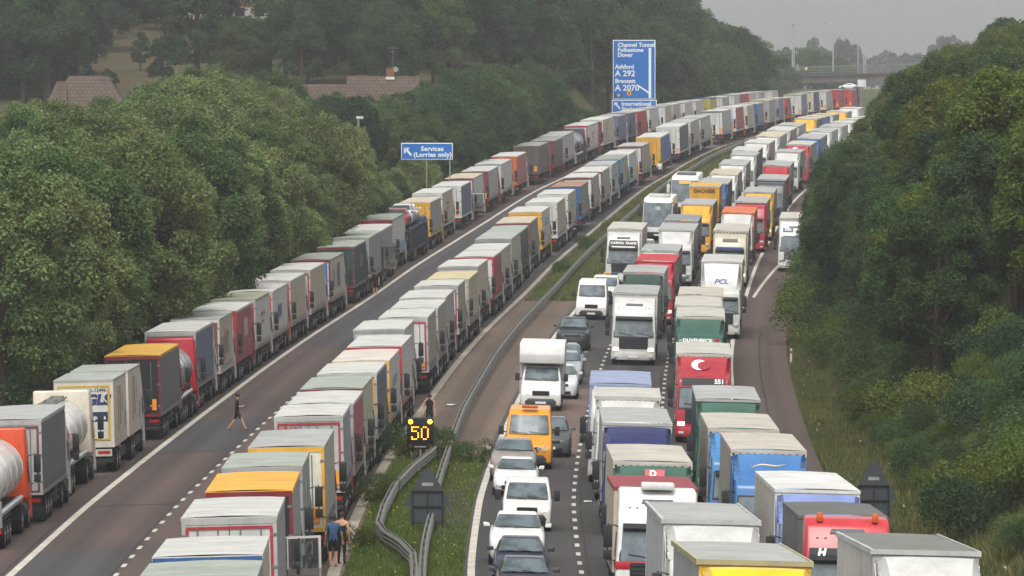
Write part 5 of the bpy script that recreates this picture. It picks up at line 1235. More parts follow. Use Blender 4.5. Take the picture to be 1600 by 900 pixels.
def big_sign():
    d = 950.; s = 11800 / d
    X = lambda px: (px - 990.5) / s
    zc = lambda py: CZ - (py - 85) / s
    x0 = (990.5 - 800) * d / 11800; base = tz(d, x0 - mid(d))
    root = thing('motorway_sign', 'tall blue motorway sign listing Channel Tunnel, Folkestone and Dover', 'road sign', 'blue motorway signs', (x0, d, base))
    Z = lambda py: zc(py) - base
    f = board(root, X(957.5), X(1024), Z(155), Z(62.5))
    for t, px, py, sz in (('Channel Tunnel', 965, 70.3, .73), ('Folkestone', 965, 78.2, .73), ('Dover', 965, 86, .73), ('Ashford', 961, 104.5, .73), ('A 292', 961, 115, 1.03), ('Brenzett', 961, 126.7, .73), ('A 2070', 961, 137.6, 1.03)):
        txt(f, t, sz, X(px), Z(py))
    g = G(); g.box(X(1013.4), X(1017.4), -.03, -.012, Z(153), Z(74.8)); g.slab((X(995), -.02, Z(131.2)), (X(997), -.02, Z(134.8)), (X(1014), -.02, Z(147)), (X(1013), -.02, Z(142.8)), .008)
    ob('route_lines', g.mesh('route_lines', 1), [SW], f)
    ob('junction_patch', G().box(X(961), X(971), -.03, -.012, Z(151.6), Z(146.3)).mesh('junction_patch', 1), [plain('patch_black', '16181c', .5)], f)
    text_on(f, '10', .45, (X(966), -.035, Z(149)), FACE_REAR, SW, bold=.015)
    ob('diversion_patch', G().box(X(979.5), X(986.3), -.03, -.012, Z(148.6), Z(142)).mesh('diversion_patch', 1), [plain('patch_amber', 'd4912c', .5)], f)
    ob('diversion_symbol', G().box(X(981.8), X(984), -.04, -.03, Z(146.8), Z(143.8)).mesh('diversion_symbol', 1), [TXK], f)
    f2 = board(root, X(956), X(1026), Z(192), Z(156), 'lower_face')
    txt(f2, 'International', .73, X(971), Z(162.4)); txt(f2, 'Station', .73, X(971), Z(170.5))
    g = G(); g.slab((X(961.5), -.02, Z(163)), (X(968), -.02, Z(170.5)), (X(969.5), -.02, Z(169)), (X(963), -.02, Z(161.5)), .01); g.slab((X(959), -.02, Z(160)), (X(959.8), -.02, Z(166)), (X(961.5), -.02, Z(163)), (X(961.5), -.02, Z(160.5)), .01); g.slab((X(959), -.02, Z(160)), (X(962), -.02, Z(162.3)), (X(965.5), -.02, Z(161.2)), (X(965), -.02, Z(160)), .01)
    ob('arrow', g.mesh('arrow', 1), [SW], f2)
    for x in (-2.0, 2.0): ob('post', G().box(x - .1, x + .1, .06, .3, -1, Z(64)).mesh('post', 1), [GALV], root)
big_sign()
def services_sign():
    d = 672.; s = 11800 / d; X = lambda px: (px - 667) / s; x0 = (667 - 800) / s; base = tz(d, x0 - mid(d)); Z = lambda py: CZ - (py - 85) / s - base
    root = thing('services_sign', 'wide blue sign reading Services (Lorries only) among the trees', 'road sign', 'blue motorway signs', (x0, d, base))
    f = board(root, X(626.8), X(707.5), Z(249.5), Z(223.3), bd=.07)
    txt(f, 'Services', .56, X(675.5), Z(232.6), 'CENTER', .018, spacing=1.08); txt(f, '(Lorries only)', .56, X(676), Z(241.8), 'CENTER', .018, spacing=1.08)
    g = G(); 
    P = lambda px, py: (X(px), -.02, Z(py))
    g.slab(P(634, 235), P(641.5, 243.5), P(644, 242), P(636.5, 233), .01); g.slab(P(630.8, 230.8), P(631.5, 240), P(634.2, 238), P(634, 231), .01); g.slab(P(630.8, 230.8), P(634, 234), P(637.5, 234), P(640, 230.8), .01)
    ob('arrow', g.mesh('arrow', 1), [SW], f)
    for px in (666.5, 703): ob('post', G().box(X(px) - .06, X(px) + .06, .06, .2, -1, Z(225)).mesh('post', 1), [GALV], root)
services_sign()
# camera on a pole, delineator posts, litter
def cctv():
    d = 640.; s = 11800 / d; x0 = (560 - 800) / s; base = tz(d, x0 - mid(d)); zt = CZ - (184 - 85) / s - base
    root = thing('traffic_camera', 'white traffic camera on a pole poking out of the treetops', 'camera', None, (x0, d, base))
    ob('pole', G().tube([(0, 0, -.5), (0, 0, zt - .1)], .1, 8).mesh('pole', 1), [GALV], root)
    ob('housing', G().box(-.18, .42, -.15, .15, zt - .1, zt + .12).mesh('housing', 1, .03), [paint('c9cbca')], root)
cctv()
for i, (d, u) in enumerate(((433.8, 16.75),)):
    root = thing('marker_post', 'short white marker post with a red band in the right-hand grass', 'marker post', None, pt(d, u))
    ob('post', G().box(-.06, .06, -.03, .03, -.1, .95).mesh('post', 1), [paint('c9c9c4')], root); ob('red_band', G().box(-.064, .064, -.034, .034, .66, .82).mesh('red_band', 1), [paint('b5452c')], root)
for d, u, w, lab in ((378, -.9, .5, 'scrap of white paper lying on the brown central reservation'), (436, 1.75, .25, 'small white litter beside the crash barrier, nearer the dark four-by-four'), (296, 6.55, .3, 'strip of white litter on the dark carriageway')):
    g = G(); n = 5
    for i in range(n):
        for j in range(n): g.v.append((w*(i/(n-1) - .5), w*1.6*(j/(n-1) - .5), .02 + rnd.uniform(0, .05)))
    for i in range(n-1):
        for j in range(n-1): g.f.append((i*n+j, (i+1)*n+j, (i+1)*n+j+1, i*n+j+1)); g.m.append(0)
    o = ob('litter', g.mesh('litter', 1, fix=False), [paint('c9c6bf')]); tag(o, lab, 'litter'); o.location = pt(d, u)

# ------------------------------------------------------------------ bridge and lamp posts
def bridge():
    d = 1700.; s = 11800 / d; xl, xr = (1183 - 800) / s, (1520 - 800) / s
    zr = lambda py: CZ - (py - 85) / s
    root = thing('road_bridge', 'low concrete road bridge crossing the motorway in the haze', 'bridge', None, (xl, d, zr(132)))
    CON = plain('weathered_concrete', '5a524c', .85, 0, .2, .35, .3)
    Lb = xr - xl; tilt = .0042 * 12
    def sl(x): return x * .028
    def beam(name, y0, y1, a0, a1, m, parent):
        secs = [[(x, y0, a0 + sl(x)), (x, y1, a0 + sl(x)), (x, y1, a1 + sl(x)), (x, y0, a1 + sl(x))] for x in np.linspace(0, Lb, 14)]
        return ob(name, G().loft(secs).mesh(name, 1), [m], parent)
    beam('girder', .4, 10.6, 0, 1.45, CON, root)
    beam('deck', 0, 11, 1.45, 1.85, plain('dark_concrete', '433f3d', .85, 0, .2, .3), root)
    for y in (.1, 10.7):
        g = G(); n = int(Lb / 1.6)
        for i in range(n + 1): x = Lb * i / n; g.box(x - .04, x + .04, y, y + .08, 1.85 + sl(x), 3.6 + sl(x))
        p = ob('parapet', g.mesh('parapet', 1), [plain('parapet_grey', '585b5c', .6, .2)], root)
        secs = lambda z0, z1, yy: [[(x, yy, z0 + sl(x)), (x, yy + .06, z0 + sl(x)), (x, yy + .06, z1 + sl(x)), (x, yy, z1 + sl(x))] for x in (0, Lb)]
        g = G()
        for z in (2.25, 2.7, 3.1): g.loft(secs(z, z + .07, y + .09))
        g.loft(secs(3.5, 3.68, y - .02))
        ob('hand_rail', g.mesh('hand_rail', 1), [plain('rail_pale', '6f7374', .5, .2)], p)
    for x, nm in ((-3, 'abutment'), (Lb*.47, 'pier')): ob(nm, G().box(x, x + (4 if nm == 'abutment' else 1.1), .6, 10.4, -9, 1.0 + sl(max(0, x))).mesh(nm, 1), [CON], root)
    for i, (px, pt_, arm, dd, bt) in enumerate(((1238, 40, 0, 1706, 105), (1301.5, 38.5, -1, 1707, 110), (1340.5, 54, -1, 1890, 100), (1349.5, 50, -1, 1800, 100), (1352, 45, -1, 1770, 100))):
        sc = 11800 / dd; X = (px - 800) / sc; z1 = CZ - (pt_ - 85) / sc; zb = min(zr(bt), CZ - (bt - 85)/sc)
        if dd > 1720: zb = tz(dd, X - mid(dd))
        L = thing('lamp_post', ['tall pale mast with two heads above the bridge', 'lamp post with one arm rising from the middle of the bridge', 'shortest of the three lamp posts beyond the bridge', 'middle of the three lamp posts beyond the bridge', 'tallest of the three lamp posts beyond the bridge'][i], 'lamp post', 'lamp posts around the bridge', (X, dd, zb))
        h = z1 - zb; g = G(); g.tube([(0, 0, -.2), (0, 0, h * .5), (0, 0, h)], [.17, .13, .09], 8)
        if arm == 0: g.tube([(.38, 0, -.2), (.38, 0, h)], [.14, .09], 8)
        else: g.tube([(0, 0, h), (-.5, 0, h + .15), (-1.2, 0, h + .25)], .06, 6)
        ob('pole', g.mesh('pole', 1), [plain('lamp_grey', '9da0a0', .5, .2)], L)
        if arm: ob('lantern', G().box(-1.9, -1.1, -.12, .12, h + .18, h + .32).mesh('lantern', 1, .04), [plain('lamp_head', '7d8080', .5)], L)
        else:
            for x in (0, .38): ob('lantern', G().box(x - .2, x + .2, -.2, .2, h - .1, h + .25).mesh('lantern', 1, .04), [plain('lamp_head', '7d8080', .5)], L)
    c = car('car', 'saloon', 'd4d5d3', 'white car crossing sideways just under the bridge', group=None); c.location = ((1297 - 800) * 1776 / 11800 + 2, 1776, CZ - 8.2); c.rotation_euler = (0, 0, R(90))
    v = thing('road_sign', 'pale square sign under the bridge beside the trees', 'road sign', None, ((1346 - 800) * 1690 / 11800, 1690, tz(1690, 16)))
    zz = CZ - (130 - 85) / 6.98 - v.location.z
    ob('sign_plate', G().box(-.9, .9, 0, .05, zz - .8, zz + .8).mesh('sign_plate', 1), [paint('c5c9ca')], v); ob('post', G().box(-.06, .06, .05, .15, -.5, zz + .7).mesh('post', 1), [GALV], v)
    return zr
ZBR = bridge()

# ------------------------------------------------------------------ houses
def roof_tile():
    s = NT('brown_roof_tiles'); tc = s.n('TexCoord').outputs['Object']
    br = s.n('TexBrick'); br.inputs['Scale'].default_value = 1; br.inputs['Brick Width'].default_value = .55; br.inputs['Row Height'].default_value = .38; br.inputs['Mortar Size'].default_value = .05
    br.inputs['Color1'].default_value = lin('52463d'); br.inputs['Color2'].default_value = lin('5b4d43'); br.inputs['Mortar'].default_value = lin('413731')
    mp = s.n('Mapping'); mp.inputs['Rotation'].default_value = (R(90), 0, 0); s.l(tc, mp.inputs[0]); s.l(mp.outputs[0], br.inputs[0])
    s.col(s.mix(br.outputs[0], s.ramp(s.noise(1.2, tc, 6), [(.3, g3(.65)), (.7, g3(1.1))]), 1, 'MULTIPLY')); s.p(.8, 0, .2); s.bump(br.outputs[1], .4, .05); return s.m
RT = roof_tile(); BRK = plain('house_brick', '7d5444', .85, 0, .2, .35, 6)
def gable(g, x0, x1, y0, y1, z0, z1, hip0=0, hip1=0, t=.18):
    ym = (y0 + y1) / 2
    A = [(x0, y0, z0), (x1, y0, z0), (x1, y1, z0), (x0, y1, z0), (x0 + hip0, ym, z1), (x1 - hip1, ym, z1)]
    g.add(A + [(x, y, z - t) for x, y, z in A], [(0,1,5,4), (2,3,4,5), (1,2,5), (3,0,4), (7,6,10,11), (9,8,11,10), (8,7,11), (6,9,10), (0,6,7,1), (1,7,8,2), (2,8,9,3), (3,9,6,0)])
def house(px, d, ridge, lab, kind):
    s = 11800 / d; x0 = (px - 800) / s; base = tz(d + 5, x0 - mid(d)); z = lambda py: CZ - (py - 85) / s - base
    root = thing('house', lab, 'house', 'brown-roofed houses behind the trees', (x0, d, base))
    if kind == 'long':
        L0, L1 = (655 - 541) / s, (541 - 470) / s; zr = z(119)
        g = G(); gable(g, 0, L0, 0, 8, zr - 2.6, zr); rf = ob('roof', g.mesh('roof', 1, smooth=False), [RT], root)
        g = G(); gable(g, -L1, -.02, .8, 7.2, zr - 3.1, z(132)); ob('roof', g.mesh('roof', 1, smooth=False), [RT], root)
        g = G(); g.box(.3, L0 - .3, .5, 7.5, -1, zr - 2.7); g.box(-L1 + .3, .28, 1.2, 6.8, -1, zr - 3.2); g.add([(.3, .5, zr - 2.7), (.3, 7.5, zr - 2.7), (.3, 4, zr - .25)], [(0, 2, 1)]); g.add([(L0-.3, .5, zr - 2.7), (L0-.3, 7.5, zr - 2.7), (L0-.3, 4, zr - .25)], [(0, 1, 2)])
        ob('wall', g.mesh('wall', 1, smooth=False), [BRK], root)
        xc = (609 - 541) / s; ch = ob('chimney', G().box(xc - .42, xc + .42, 3.2, 4.0, zr - .7, zr + .85).mesh('chimney', 1), [BRK], rf)
        g = G(); g.box(xc - .5, xc + .5, 3.1, 4.1, zr - .42, zr - .1); ob('flashing', g.mesh('flashing', 1, .03), [paint('bdbdb8')], ch)
        g = G(); g.tube([(xc + .3, 3.6, zr + .8), (xc + .3, 3.6, zr + 3.4)], .025, 5); g.box(xc - .3, xc + .9, 3.58, 3.62, zr + 3.1, zr + 3.14); g.box(xc + .0, xc + .6, 3.58, 3.62, zr + 2.7, zr + 2.74)
        ob('aerial', g.mesh('aerial', 1), [GALV], ch)
        ob('satellite_dish', G().tube([(xc + .62, 3.3, zr + .75), (xc + .62, 3.42, zr + .75)], [.3, .12], 14).mesh('satellite_dish', 1), [paint('8d9090')], ch)
        for wx in (1.2, 4.2): w = ob('window', G().box(wx, wx + 1.4, .46, .5, zr - 4.2, zr - 3.1).mesh('window', 1), [SGLASS], root)
    elif kind == 'hip':
        L0 = 122 / s; zr = z(118.5); g = G(); gable(g, 0, L0, 0, 9, zr - 3.4, zr, 2.2, 2.2); rf = ob('roof', g.mesh('roof', 1, smooth=False), [RT], root)
        g = G(); gable(g, -.2, 2.3, -1.2, 4, zr - 3.5, z(127), 1.2, .3); ob('roof', g.mesh('roof', 1, smooth=False), [RT], root)
        ob('wall', G().box(.3, L0 - .3, .4, 8.6, -1, zr - 3.5).mesh('wall', 1), [BRK], root)
        ob('window', G().box(2, 3.4, .36, .4, zr - 4.9, zr - 3.8).mesh('window', 1), [SGLASS], root)
    else:
        L0 = 78 / s; zb = z(14); g = G(); gable(g, -.3, L0 + .3, -.3, 8.3, zb + 5.2, zb + 8.0); ob('roof', g.mesh('roof', 1, smooth=False), [RT], root)
        ob('wall', G().box(0, L0, 0, 8, zb - 1.6, zb + .3).box(0, L0, .02, 8, zb + 1.0, zb + 5.1).mesh('wall', 1), [paint('c4bfb4')], root)
        ob('tile_hanging', G().box(-.02, L0 + .02, -.02, 8.0, zb + .3, zb + 1.0).mesh('tile_hanging', 1), [plain('orange_tile', '9c5a3a', .8, 0, .2, .3, 3)], root)
        for wx in (.8, 3.4): ob('window', G().box(wx, wx + 1.3, -.05, -.02, zb - 1.0, zb + .1).mesh('window', 1), [SGLASS], root)
house(541, 838, 119, 'long brown-roofed bungalow with brick chimney behind the trees', 'long')
house(74, 846, 118, 'hip-roofed brown bungalow almost buried in trees below the lawn', 'hip')
house(358, 1012, 0, 'pale house with orange tile hanging at the top of the hillside', 'top')
# dry lawn on the hillside
g = G(); NI, NJ = 26, 14
for i in range(NI + 1):
    d = 862 + 125 * i / NI
    for j in range(NJ + 1):
        a, b = -50 - 2 * i / NI, -36 - 6 * i / NI; X = a + (b - a) * j / NJ; g.v.append((X, d, tz(d, X - mid(d)) + .12))
for i in range(NI):
    for j in range(NJ): k = i*(NJ+1)+j; g.f.append((k, k+1, k+NJ+2, k+NJ+1)); g.m.append(0)
s = NT('dry_lawn'); n1 = s.noise(.25, detail=7); n2 = s.noise(3, detail=4)
s.col(s.mix(s.ramp(n1, [(.35, lin('41432d')), (.55, lin('4d4532')), (.7, lin('533f32'))]), s.ramp(n2, [(.3, g3(.75)), (.7, g3(1.1))]), 1, 'MULTIPLY')); s.p(.9, 0, .1)
tag(ob('lawn', g.mesh('lawn', 1, fix=False), [s.m]), kind='structure')
def fence():
    root = thing('garden_fence', 'thin post fence running up the edge of the dry hillside lawn', 'fence')
    for i in range(14):
        d = 872 + 9 * i; X = -42 + .1*i; p = Vector((X, d, tz(d, X - mid(d)))); ob('post', cached('fp', lambda: G().box(-.06, .06, -.06, .06, -.2, 1.3).mesh('post', 1)), [plain('fence_wood', '5d4c40', .9)], root, p)
    g = G()
    for z in (.5, 1.1): g.tube([(-42 + .1*i, 872 + 9*i, tz(872 + 9*i, -42 + .1*i - mid(872 + 9*i)) + z) for i in range(14)], .04, 5)
    ob('rail', g.mesh('rail', 1), [plain('fence_wood', '5d4c40', .9)], root)
fence()

# ------------------------------------------------------------------ people
def skin_person(name, lab, loc, face, J, rad, cols, hair, grp=None, scale=1.0):
    """J: joint -> (x,y,z); chains joined into one skinned body; cols: list of (test(p), material)"""
    root = thing('person', lab, 'person', grp, loc); root.rotation_euler = (0, 0, face); root.scale = (scale,)*3
    names = list(J); idx = {n: i for i, n in enumerate(names)}
    E = [('pelvis','waist'),('waist','chest'),('chest','neck'),('neck','head0'),('head0','head1')]
    for s_ in 'LR': E += [('chest','sh'+s_),('sh'+s_,'el'+s_),('el'+s_,'wr'+s_),('wr'+s_,'pa'+s_),('pelvis','hp'+s_),('hp'+s_,'kn'+s_),('kn'+s_,'an'+s_),('an'+s_,'to'+s_)]
    vs = [J[n] for n in names]; es = [(idx[a], idx[b]) for a, b in E]; rs = [rad[n.rstrip('LR')] if n.rstrip('LR') in rad else .05 for n in names]
    for s_ in 'LR':                                               # five fingers, each a short bent chain
        w, p = Vector(J['wr'+s_]), Vector(J['pa'+s_]); dv = (p - w).normalized(); sd = dv.cross(Vector((0, 1, 0)));
        sd = sd.normalized() if sd.length > .1 else Vector((1, 0, 0))
        for k, (off, ln) in enumerate(((-.03, .07), (-.01, .085), (.01, .08), (.03, .06))):
            a = len(vs); vs += [tuple(p + sd*off + dv*.03), tuple(p + sd*off + dv*(.03 + ln*.55)), tuple(p + sd*off*.9 + dv*(.03 + ln) + Vector((0, -.015, 0)))]; rs += [.010, .009, .007]
            es += [(idx['pa'+s_], a), (a, a+1), (a+1, a+2)]
        a = len(vs); q = w * .45 + p * .55; vs += [tuple(q - sd*.045 + dv*.02), tuple(q - sd*.055 + dv*.06)]; rs += [.011, .008]; es += [(idx['pa'+s_], a), (a, a+1)]
    me = bpy.data.meshes.new('body'); me.from_pydata(vs, es, [])
    o = bpy.data.objects.new('body', me); COL.objects.link(o)
    md = o.modifiers.new('skin', 'SKIN'); md.use_smooth_shade = True
    lay = me.skin_vertices[0].data
    for i, r in enumerate(rs): lay[i].radius = (r, r) if not isinstance(r, tuple) else r; lay[i].use_root = (i == idx['pelvis'])
    sb = o.modifiers.new('sub', 'SUBSURF'); sb.levels = 1; sb.render_levels = 1
    bpy.context.view_layer.update()
    bme = bpy.data.meshes.new_from_object(o.evaluated_get(bpy.context.evaluated_depsgraph_get())); bme.name = 'body'
    bpy.data.objects.remove(o)
    bme.materials.clear()
    ms = []
    for t, m in cols:
        if m not in ms: ms.append(m)
    for m in ms: bme.materials.append(None)
    for f in bme.polygons:
        for t, m in cols:
            if t(f.center): f.material_index = ms.index(m); break
    b = ob('body', bme, ms, root)
    hc = (Vector(J['head0']) + Vector(J['head1'])) / 2
    if hair:
        g = G(); rings = []
        for i in range(7):
            a = i / 6 * math.pi * .62; rr = .112 * math.sin(a) + .002; rings.append([(hc.x + rr*.92*math.cos(t), hc.y - .012 + rr*1.08*math.sin(t), hc.z + .03 + .125*math.cos(a)) for t in [2*math.pi*k/14 for k in range(14)]])
        ob('hair', g.loft(rings).mesh('hair', 1), [hair], root)
    g = G(); g.add([(hc.x - .018, hc.y + .095, hc.z - .03), (hc.x + .018, hc.y + .095, hc.z - .03), (hc.x, hc.y + .13, hc.z - .025), (hc.x, hc.y + .098, hc.z + .025)], [(0,1,2), (1,3,2), (3,0,2), (0,3,1)])
    ob('nose', g.mesh('nose', 1), [SKIN], root)
    g = G()
    for sg in (1, -1): g.box(hc.x + sg*.035 - .014, hc.x + sg*.035 + .014, hc.y + .09, hc.y + .102, hc.z + .005, hc.z + .02)
    g.box(hc.x - .025, hc.x + .025, hc.y + .088, hc.y + .1, hc.z - .062, hc.z - .052); ob('face_features', g.mesh('face_features', 1), [HAIR], root)
    return root
SKIN = plain('skin', 'b98a72', .55, 0, .3, .1); HAIR = plain('dark_hair', '2a211c', .7)
BLK = plain('black_cloth', '1e1f22', .85, 0, .2, .2); DGR = plain('dark_shorts', '26282c', .85, 0, .2, .2); BLU = plain('blue_shirt', '3c5470', .85, 0, .2, .2); SHOE = plain('dark_shoes', '1a1a1b', .7); SHW = plain('white_shirt', 'c6c4c2', .85, 0, .2, .1); YEL = plain('hivis_yellow', 'd4d84a', .7, 0, .2, .1); NAV = plain('navy_trousers', '222738', .85); SHG = plain('pale_shoes', 'a8a39c', .7)
RAD = dict(pelvis=(.15, .115), waist=(.14, .105), chest=(.17, .115), neck=.058, head0=.078, head1=.088, sh=.068, el=.046, wr=.031, pa=(.036, .022), hp=.098, kn=.062, an=.042, to=.042)
def pose(**k):
    J = dict(pelvis=(0,0,.96), waist=(0,0,1.12), chest=(0,0,1.36), neck=(0,.01,1.5), head0=(0,.03,1.58), head1=(0,.02,1.69),
             shL=(-.2,0,1.42), elL=(-.25,-.02,1.13), wrL=(-.25,.06,.88), paL=(-.25,.08,.8), shR=(.2,0,1.42), elR=(.25,-.02,1.13), wrR=(.25,.06,.88), paR=(.25,.08,.8),
             hpL=(-.09,0,.88), knL=(-.1,.02,.48), anL=(-.1,-.02,.08), toL=(-.11,.14,.035), hpR=(.09,0,.88), knR=(.1,.02,.48), anR=(.1,-.02,.08), toR=(.11,.14,.035))
    J.update(k); return J
def clothes(shirt, legs, shoe, shorts=True, sleeves=.0, tank=False):
    def arm(p): return abs(p.x) > (.235 if not tank else .17)
    return [(lambda p: p.z > 1.5, SKIN), (lambda p: p.z < .085, shoe), (lambda p: p.z < (.52 if shorts else .1) and shorts, SKIN), (lambda p: p.z < .93 and abs(p.x) < .24, legs),
            (lambda p: p.z < 1.2 and arm(p), SKIN) if not tank else (lambda p: arm(p), SKIN), (lambda p: True, shirt)]
skin_person('person', 'man in black T-shirt and shorts walking across the empty lane', pt(357.1, -10.42), R(-90),
     pose(anL=(-.08,-.42,.1), toL=(-.08,-.30,.035), knL=(-.09,-.12,.5), knR=(.09,.24,.5), anR=(.08,.4,.08), toR=(.08,.55,.05), elR=(.24,-.02,1.14), wrR=(.2,.22,1.16), paR=(.17,.3,1.18), elL=(-.24,-.06,1.14), wrL=(-.2,.18,1.12), paL=(-.16,.25,1.14)),
     RAD, [(lambda p: p.z > 1.5, SKIN), (lambda p: p.z < .085, SHOE), (lambda p: p.z < .54, SKIN), (lambda p: p.z < .95 and p.y < .2, DGR), (lambda p: p.y > .1, SKIN), (lambda p: True, BLK)], HAIR)
skin_person('person', 'person in dark sleeveless top standing behind the lit speed sign', pt(352, -1.15), R(175), pose(), RAD, clothes(BLK, DGR, SHOE, tank=True), HAIR)
skin_person('person', 'man in blue T-shirt and black shorts standing beside the open lorry door', pt(252.5, -2.3), R(15), pose(elR=(.3, .05, 1.16), wrR=(.36, .15, .92), paR=(.38, .17, .84), head0=(-.03, .05, 1.57), head1=(-.04, .06, 1.67)), RAD, clothes(BLU, BLK, SHG), HAIR)
skin_person('person', 'bare-shouldered person in black standing just ahead of the man in blue', pt(254.2, -2.05), R(-20), pose(), RAD, [(lambda p: p.z > 1.28, SKIN), (lambda p: p.z < .085, SHOE), (lambda p: abs(p.x) > .22, SKIN), (lambda p: True, BLK)], HAIR)
skin_person('person', 'man in black T-shirt and shorts with arm raised beside the green cab', pt(535, -13.0), R(170), pose(elR=(.42, .1, 1.35), wrR=(.62, .16, 1.3), paR=(.7, .16, 1.3)), RAD, [(lambda p: p.z > 1.5, SKIN), (lambda p: p.z < .085, SHG), (lambda p: p.z < .54, SKIN), (lambda p: p.z < .93 and abs(p.x) < .23, DGR), (lambda p: abs(p.x) > .25, SKIN), (lambda p: True, BLK)], HAIR)
skin_person('person', 'person in dark clothes with folded arms standing by the verge kerb', pt(625.3, -2.5), R(140), pose(elR=(.26, .04, 1.12), wrR=(.05, .2, 1.15), paR=(-.05, .2, 1.16), elL=(-.26, .04, 1.12), wrL=(-.05, .22, 1.12), paL=(.04, .22, 1.13)), RAD, [(lambda p: p.z > 1.5, SKIN), (lambda p: p.y > .16 and p.z > 1, SKIN), (lambda p: True, BLK)], HAIR)
skin_person('person', 'person in white shirt beside the blue and yellow lorry', pt(780.5, -2.5), R(180), pose(elR=(.3, .1, 1.18), wrR=(.22, .25, 1.2), paR=(.16, .3, 1.22)), RAD, clothes(SHW, NAV, SHOE, False), HAIR)
bz = ZBR(111.5)
skin_person('person', 'person in yellow high-visibility jacket standing on the bridge', ((1259.5 - 800) * 1703 / 11800, 1703, CZ - (117 - 85) / 6.93 + .0), R(180), pose(), RAD, clothes(YEL, NAV, SHOE, False, tank=False)[:1] + [(lambda p: p.z < .95, NAV), (lambda p: True, YEL)], HAIR, scale=1.12)
# ------------------------------------------------------------------ trees
def leafm(name, dark, lightc, warm):
    s = NT(name); s.t.nodes.remove(s.b)
    geo = s.n('NewGeometry').outputs['Random Per Island']; oi = s.n('ObjectInfo').outputs['Random']
    nz = s.noise(.55, detail=3); mr = s.n('MapRange'); mr.inputs[1].default_value = .3; mr.inputs[2].default_value = .7; s.l(nz, mr.inputs[0])
    ad = s.n('Math', operation='MULTIPLY_ADD'); ad.inputs[1].default_value = .55; s.l(geo, ad.inputs[0]); m5 = s.n('Math', operation='MULTIPLY'); m5.inputs[1].default_value = .45; s.l(mr.outputs[0], m5.inputs[0]); s.l(m5.outputs[0], ad.inputs[2])
    c = s.ramp(ad.outputs[0], [(.1, lin(dark)), (.5, lin(lightc)), (.95, lin(warm))])
    hs = s.n('HueSaturation'); s.l(c, hs.inputs['Color'])
    a = s.n('MapRange'); a.inputs[3].default_value = .485; a.inputs[4].default_value = .52; s.l(oi, a.inputs[0]); s.l(a.outputs[0], hs.inputs['Hue'])
    b = s.n('MapRange'); b.inputs[3].default_value = .76; b.inputs[4].default_value = 1.24; 
    m = s.n('Math', operation='FRACT'); k = s.n('Math', operation='MULTIPLY'); k.inputs[1].default_value = 7.31; s.l(oi, k.inputs[0]); s.l(k.outputs[0], m.inputs[0]); s.l(m.outputs[0], b.inputs[0]); s.l(b.outputs[0], hs.inputs['Value'])
    df = s.n('BsdfDiffuse'); tr = s.n('BsdfTranslucent'); mx = s.n('MixShader'); mx.inputs[0].default_value = .36
    s.l(hs.outputs[0], df.inputs[0]); s.l(hs.outputs[0], tr.inputs[0]); s.l(df.outputs[0], mx.inputs[1]); s.l(tr.outputs[0], mx.inputs[2])
    s.l(mx.outputs[0], s.t.nodes['Material Output'].inputs[0]); return s.m
LM = dict(olive=leafm('olive_leaves', '43532f', '677648', '86905e'), dark=leafm('dark_leaves', '25342a', '384b32', '4c5e3b'), mid=leafm('mid_leaves', '2c3e29', '465a34', '5f6e42'), yel=leafm('yellow_green_leaves', '39461f', '525f2b', '6d7439'), pine=leafm('conifer_leaves', '222f2c', '2f3e34', '3e4b3a'))
BARK = plain('bark', '4a4038', .9, 0, .15, .4, 5)
def leaf_mesh(P, N, size, rg, name):
    n = len(P); r = rg.normal(size=(n, 3)); t = np.cross(N, r); t /= np.linalg.norm(t, axis=1)[:, None] + 1e-9; b = np.cross(N, t)
    sz = (size * rg.uniform(.6, 1.35, n))[:, None]
    V = np.empty((n, 4, 3)); V[:, 0] = P - t*sz; V[:, 1] = P - b*sz*.55 + N*sz*.12; V[:, 2] = P + t*sz; V[:, 3] = P + b*sz*.55 + N*sz*.12
    me = bpy.data.meshes.new(name); me.vertices.add(4*n); me.vertices.foreach_set('co', V.ravel().astype(np.float32))
    me.loops.add(4*n); me.loops.foreach_set('vertex_index', np.arange(4*n, dtype=np.int32)); me.polygons.add(n)
    me.polygons.foreach_set('loop_start', np.arange(0, 4*n, 4, dtype=np.int32)); me.polygons.foreach_set('loop_total', np.full(n, 4, np.int32))
    me.update(); me.validate(); me.materials.append(None); return me
